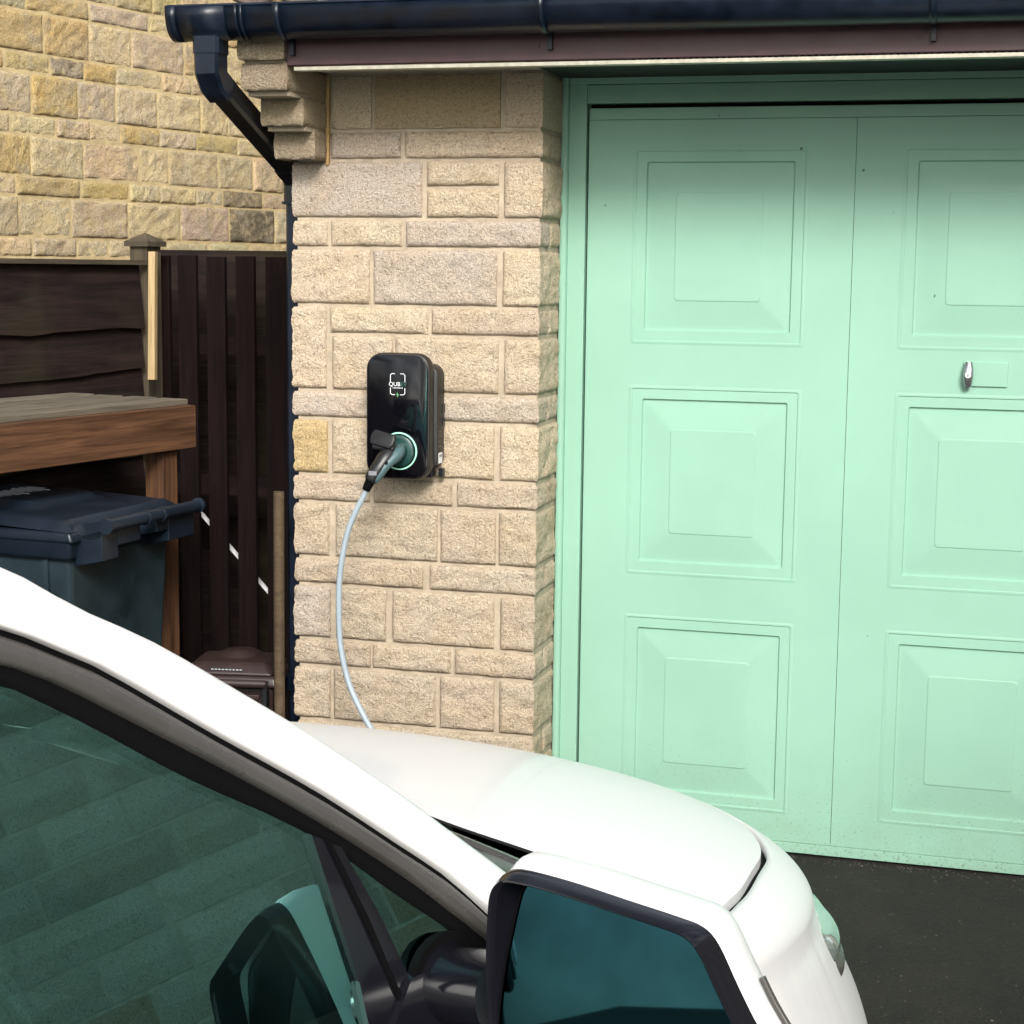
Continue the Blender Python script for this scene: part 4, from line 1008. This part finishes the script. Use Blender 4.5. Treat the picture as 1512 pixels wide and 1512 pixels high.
# cabin
ds = grid('dashboard', [[(s_, w, z) for w in [.03 + 1.54 * k / 20 for k in range(21)]] for s_, z in ((.22, .90), (.10, .925), (-.05, .925), (-.17, .915), (-.20, .89), (-.19, .80), (-.16, .60), (-.14, .40))], M['dash'], car)
for w_ in (.42, 1.18):
    st = empty('seat', (0, 0, 0), parent=car)
    grid('seat_back', [[(-.92 - .16 * k / 7 + .0, w_ + a * .25, .48 + .62 * k / 7) for a in (-1, -.8, 0, .8, 1)] for k in range(8)], M['seat'], st, thick=-.12)
    grid('seat_base', [[(-.45 - .5 * k / 5, w_ + a * .25, .50 + .02 * (1 if abs(a) > .5 else 0)) for a in (-1, -.8, 0, .8, 1)] for k in range(6)], M['seat'], st, thick=.12)
    box('head_rest', -1.13, -1.03, w_ - .13, w_ + .13, 1.14, 1.32, M['seat'], st, bev=.04)
P = []
for k in range(29):
    a = 2 * math.pi * k / 28; P.append((-.42 - .075 * math.sin(a) * 1.0, .42 + .185 * math.cos(a), .83 + .165 * math.sin(a)))
sw_ = tube('steering_wheel', P, .015, M['dash'], car, n=10, cap=False)
tube('wheel_hub', [(-.40, .42, .82), (-.20, .42, .76)], [.06, .04], M['dash'], sw_, n=16)
for sg in (1, -1):
    wy = .01 if sg > 0 else 2 * WC - .01
    box('door_lining', -1.15, -.15, min(wy, wy + sg * .05), max(wy, wy + sg * .05), .35, .90, M['seat'] if sg < 0 else M['dash'], car)
cross('headlining', [(s, z - .05) for s, z in A_], M['dash'], 0, .03, (6, kA + 1))
# ---- wing mirror (near side)
def mirror_unit(mir):
    f_ = (lambda y: 2 * WC - y) if mir else (lambda y: y)
    wm = empty('wing_mirror', (0, 0, 0), parent=car)
    # rim outline in the plane of the glass: (w, z); s at the rim
    RIM = [(-0.1429, 1.0542), (-0.1454, 1.0833), (-0.1537, 1.0982), (-0.1679, 1.1042), (-0.2207, 1.1015), (-0.2834, 1.0939), (-0.3353, 1.0876), (-0.3621, 1.0823), (-0.3784, 1.0679), (-0.3978, 1.0328), (-0.4159, 1.0015), (-0.4449, 0.957), (-0.4403, 0.9268), (-0.4203, 0.9087), (-0.3799, 0.9023), (-0.2917, 0.9009), (-0.2058, 0.9026), (-0.1679, 0.9073), (-0.1512, 0.9211), (-0.1445, 0.9561), (-0.142, 1.0054)]
    RIM = [tuple(v)[:2] for v in smoothpts([(a, b_, 0) for a, b_ in RIM + RIM[:1]], 4)][:-1]
    cw, cz = -.283, 1.0
    def ring(k, s, dw=0, dz=0, slope=.10): return [(s - .20 * (w + .27), f_(cw + dw + (w - cw) * k), cz + dz + (z - cz) * k) for w, z in RIM]
    n = len(RIM)
    def shell(name, rings, m, cap=False):
        V = [p for r_ in rings for p in r_]; Fc = []
        for i in range(len(rings) - 1):
            for k in range(n): q = (i * n + k, (i + 1) * n + k, (i + 1) * n + (k + 1) % n, i * n + (k + 1) % n); Fc.append(q)
        if cap: Fc.append(tuple((len(rings) - 1) * n + k for k in range(n)))
        o = mesh(name, V, Fc, m, wm, smooth=True, angle=60)
        bm = bmesh.new(); bm.from_mesh(o.data); bmesh.ops.recalc_face_normals(bm, faces=bm.faces); bm.to_mesh(o.data); bm.free(); return o
    s0 = -.165
    shell('mirror_housing', [ring(.91, s0 + .040), ring(.918, s0 + .006), ring(.936, s0 - .003), ring(.955, s0 - .004), ring(.985, s0 + .006), ring(.995, s0 + .018), ring(.99, s0 + .028)], M['car_black'])
    shell('mirror_cap', [ring(.985, s0 + .022), ring(1.004, s0 + .028, 0, .002), ring(1.02, s0 + .045, .004, .003), ring(1.005, s0 + .07, .012, .002), ring(.93, s0 + .098, .022, -.002), ring(.78, s0 + .118, .034, -.006), ring(.5, s0 + .130, .045, -.008), ring(.2, s0 + .134, .045, -.008)], M['car_white'], cap=True)
    # glass: tilted up a little
    gl = [p for p in ring(.914, 0)]; V = []
    for x, y, z in gl: V.append((s0 + .028 + (z - cz) * .27 - .30 * (f_(y) + .27), y, z))
    mg = mesh('mirror_glass', V, [tuple(range(n))], M['mirror'], wm)
    bm = bmesh.new(); bm.from_mesh(mg.data); bm.normal_update()
    for f in bm.faces:
        if f.normal.x > 0: f.normal_flip()
    bm.to_mesh(mg.data); bm.free()
    shell('glass_edge', [[(x - .001, y, z) for x, y, z in [(V[i][0], V[i][1], V[i][2]) for i in range(n)]], [(x - .002, cwf + (y - cwf) * .975, cz + (z - cz) * .965) for (x, y, z), cwf in [(V[i], f_(cw)) for i in range(n)]]], M['rubber'])
    #box('indicator', s0 + .06, s0 + .10, f_(-.472) if not mir else f_(-.462), f_(-.462) if not mir else f_(-.472), .955, 1.06, M['lens'], wm, bev=.003)
    rg_ = ring(1.018, s0 + .062, .004, .002); ks = [i for i, (w, z) in enumerate(RIM) if w < -.40 and .93 < z < 1.085]
    tube('indicator_strip', [rg_[i] for i in ks], .0035, M['trim_grey'], wm, n=8)
    # arm to the door
    a0 = [(-.118, .0, .925), (-.122, -.05, .932), (-.128, -.12, .945)]
    tube('mirror_arm', [(s, f_(y), z) for s, y, z in a0], [.050, .043, .046], M['car_black'], wm, n=20)
    tube('arm_collar', [(s, f_(y), z) for s, y, z in ((-.119, -.020, .928), (-.1195, -.032, .930))], .056, M['rubber'], wm, n=20)
    return wm
mirror_unit(False); mirror_unit(True)

# ------------------------------------------------------------------ what stands behind the camera, seen only in glass and paint
mh = empty('main_house', (5.2, -4.2, 0), label='stone side wall of the main house right of the drive, seen in the car glass', cat='house')
box('wall', .031, .4, -4.5, 4.0, 0, 4.4, mortar_mat('pale_mortar', (.62, .57, .49)), mh)
rn = random.Random(5); z = .0825; var2 = []
for k in range(5):
    V, Fc = rock('s', 0, .4, 0, .15, .04, None, None, amp=.006, step=.05, ch=.01, seed=300 + k, data_only=True)
    me = bpy.data.meshes.new('house_stone'); me.from_pydata(V, [], Fc); me.materials.append(M['stone']); var2.append(me)
while z < 3.4:
    y = -3.2
    while y < 3.2:
        L_ = rn.choice((.28, .36, .46)); o = bpy.data.objects.new('stone', rn.choice(var2)); col.objects.link(o); o.parent = mh
        o.location = (.02, y + L_ - .012, z); o.rotation_euler = (0, 0, -math.pi / 2); o.scale = ((L_ - .014) / .4, 1, .96)
        c = rn.choice(((.80, .76, .68), (.72, .68, .60), (.84, .80, .72), (.62, .57, .50), (.62, .50, .40))); o.color = (*c, 1); y += L_
    z += .158
hb_ = empty('facing_house', (-7.5, -25, 0), R(42), label='low house with dark roof across the drive, seen in the wing mirror', cat='house')
box('wall', -9, 9, -3, 0, 0, 2.3, plain('grey_render', (.16, .16, .16), .9, var=.2), hb_)
box('eaves_board', -9.1, 9.1, .001, .12, 2.12, 2.3, M['white_plastic'], hb_)
for x in (-7, -4.6, -1.2, 1.4, 4.2, 6.6):
    f_ = box('window', x, x + 1.3, .001, .03, .9, 1.9, M['white_plastic'], hb_); box('pane', x + .06, x + 1.24, .031, .035, .96, 1.84, M['gloss_black'], f_)
prism_r = mesh('roof', [(-9.3, .3, 2.3), (9.3, .3, 2.3), (9.3, -2, 3.3), (-9.3, -2, 3.3), (9.3, -4, 2.3), (-9.3, -4, 2.3)], [(0, 1, 2, 3), (3, 2, 4, 5)], M['tile'], hb_)
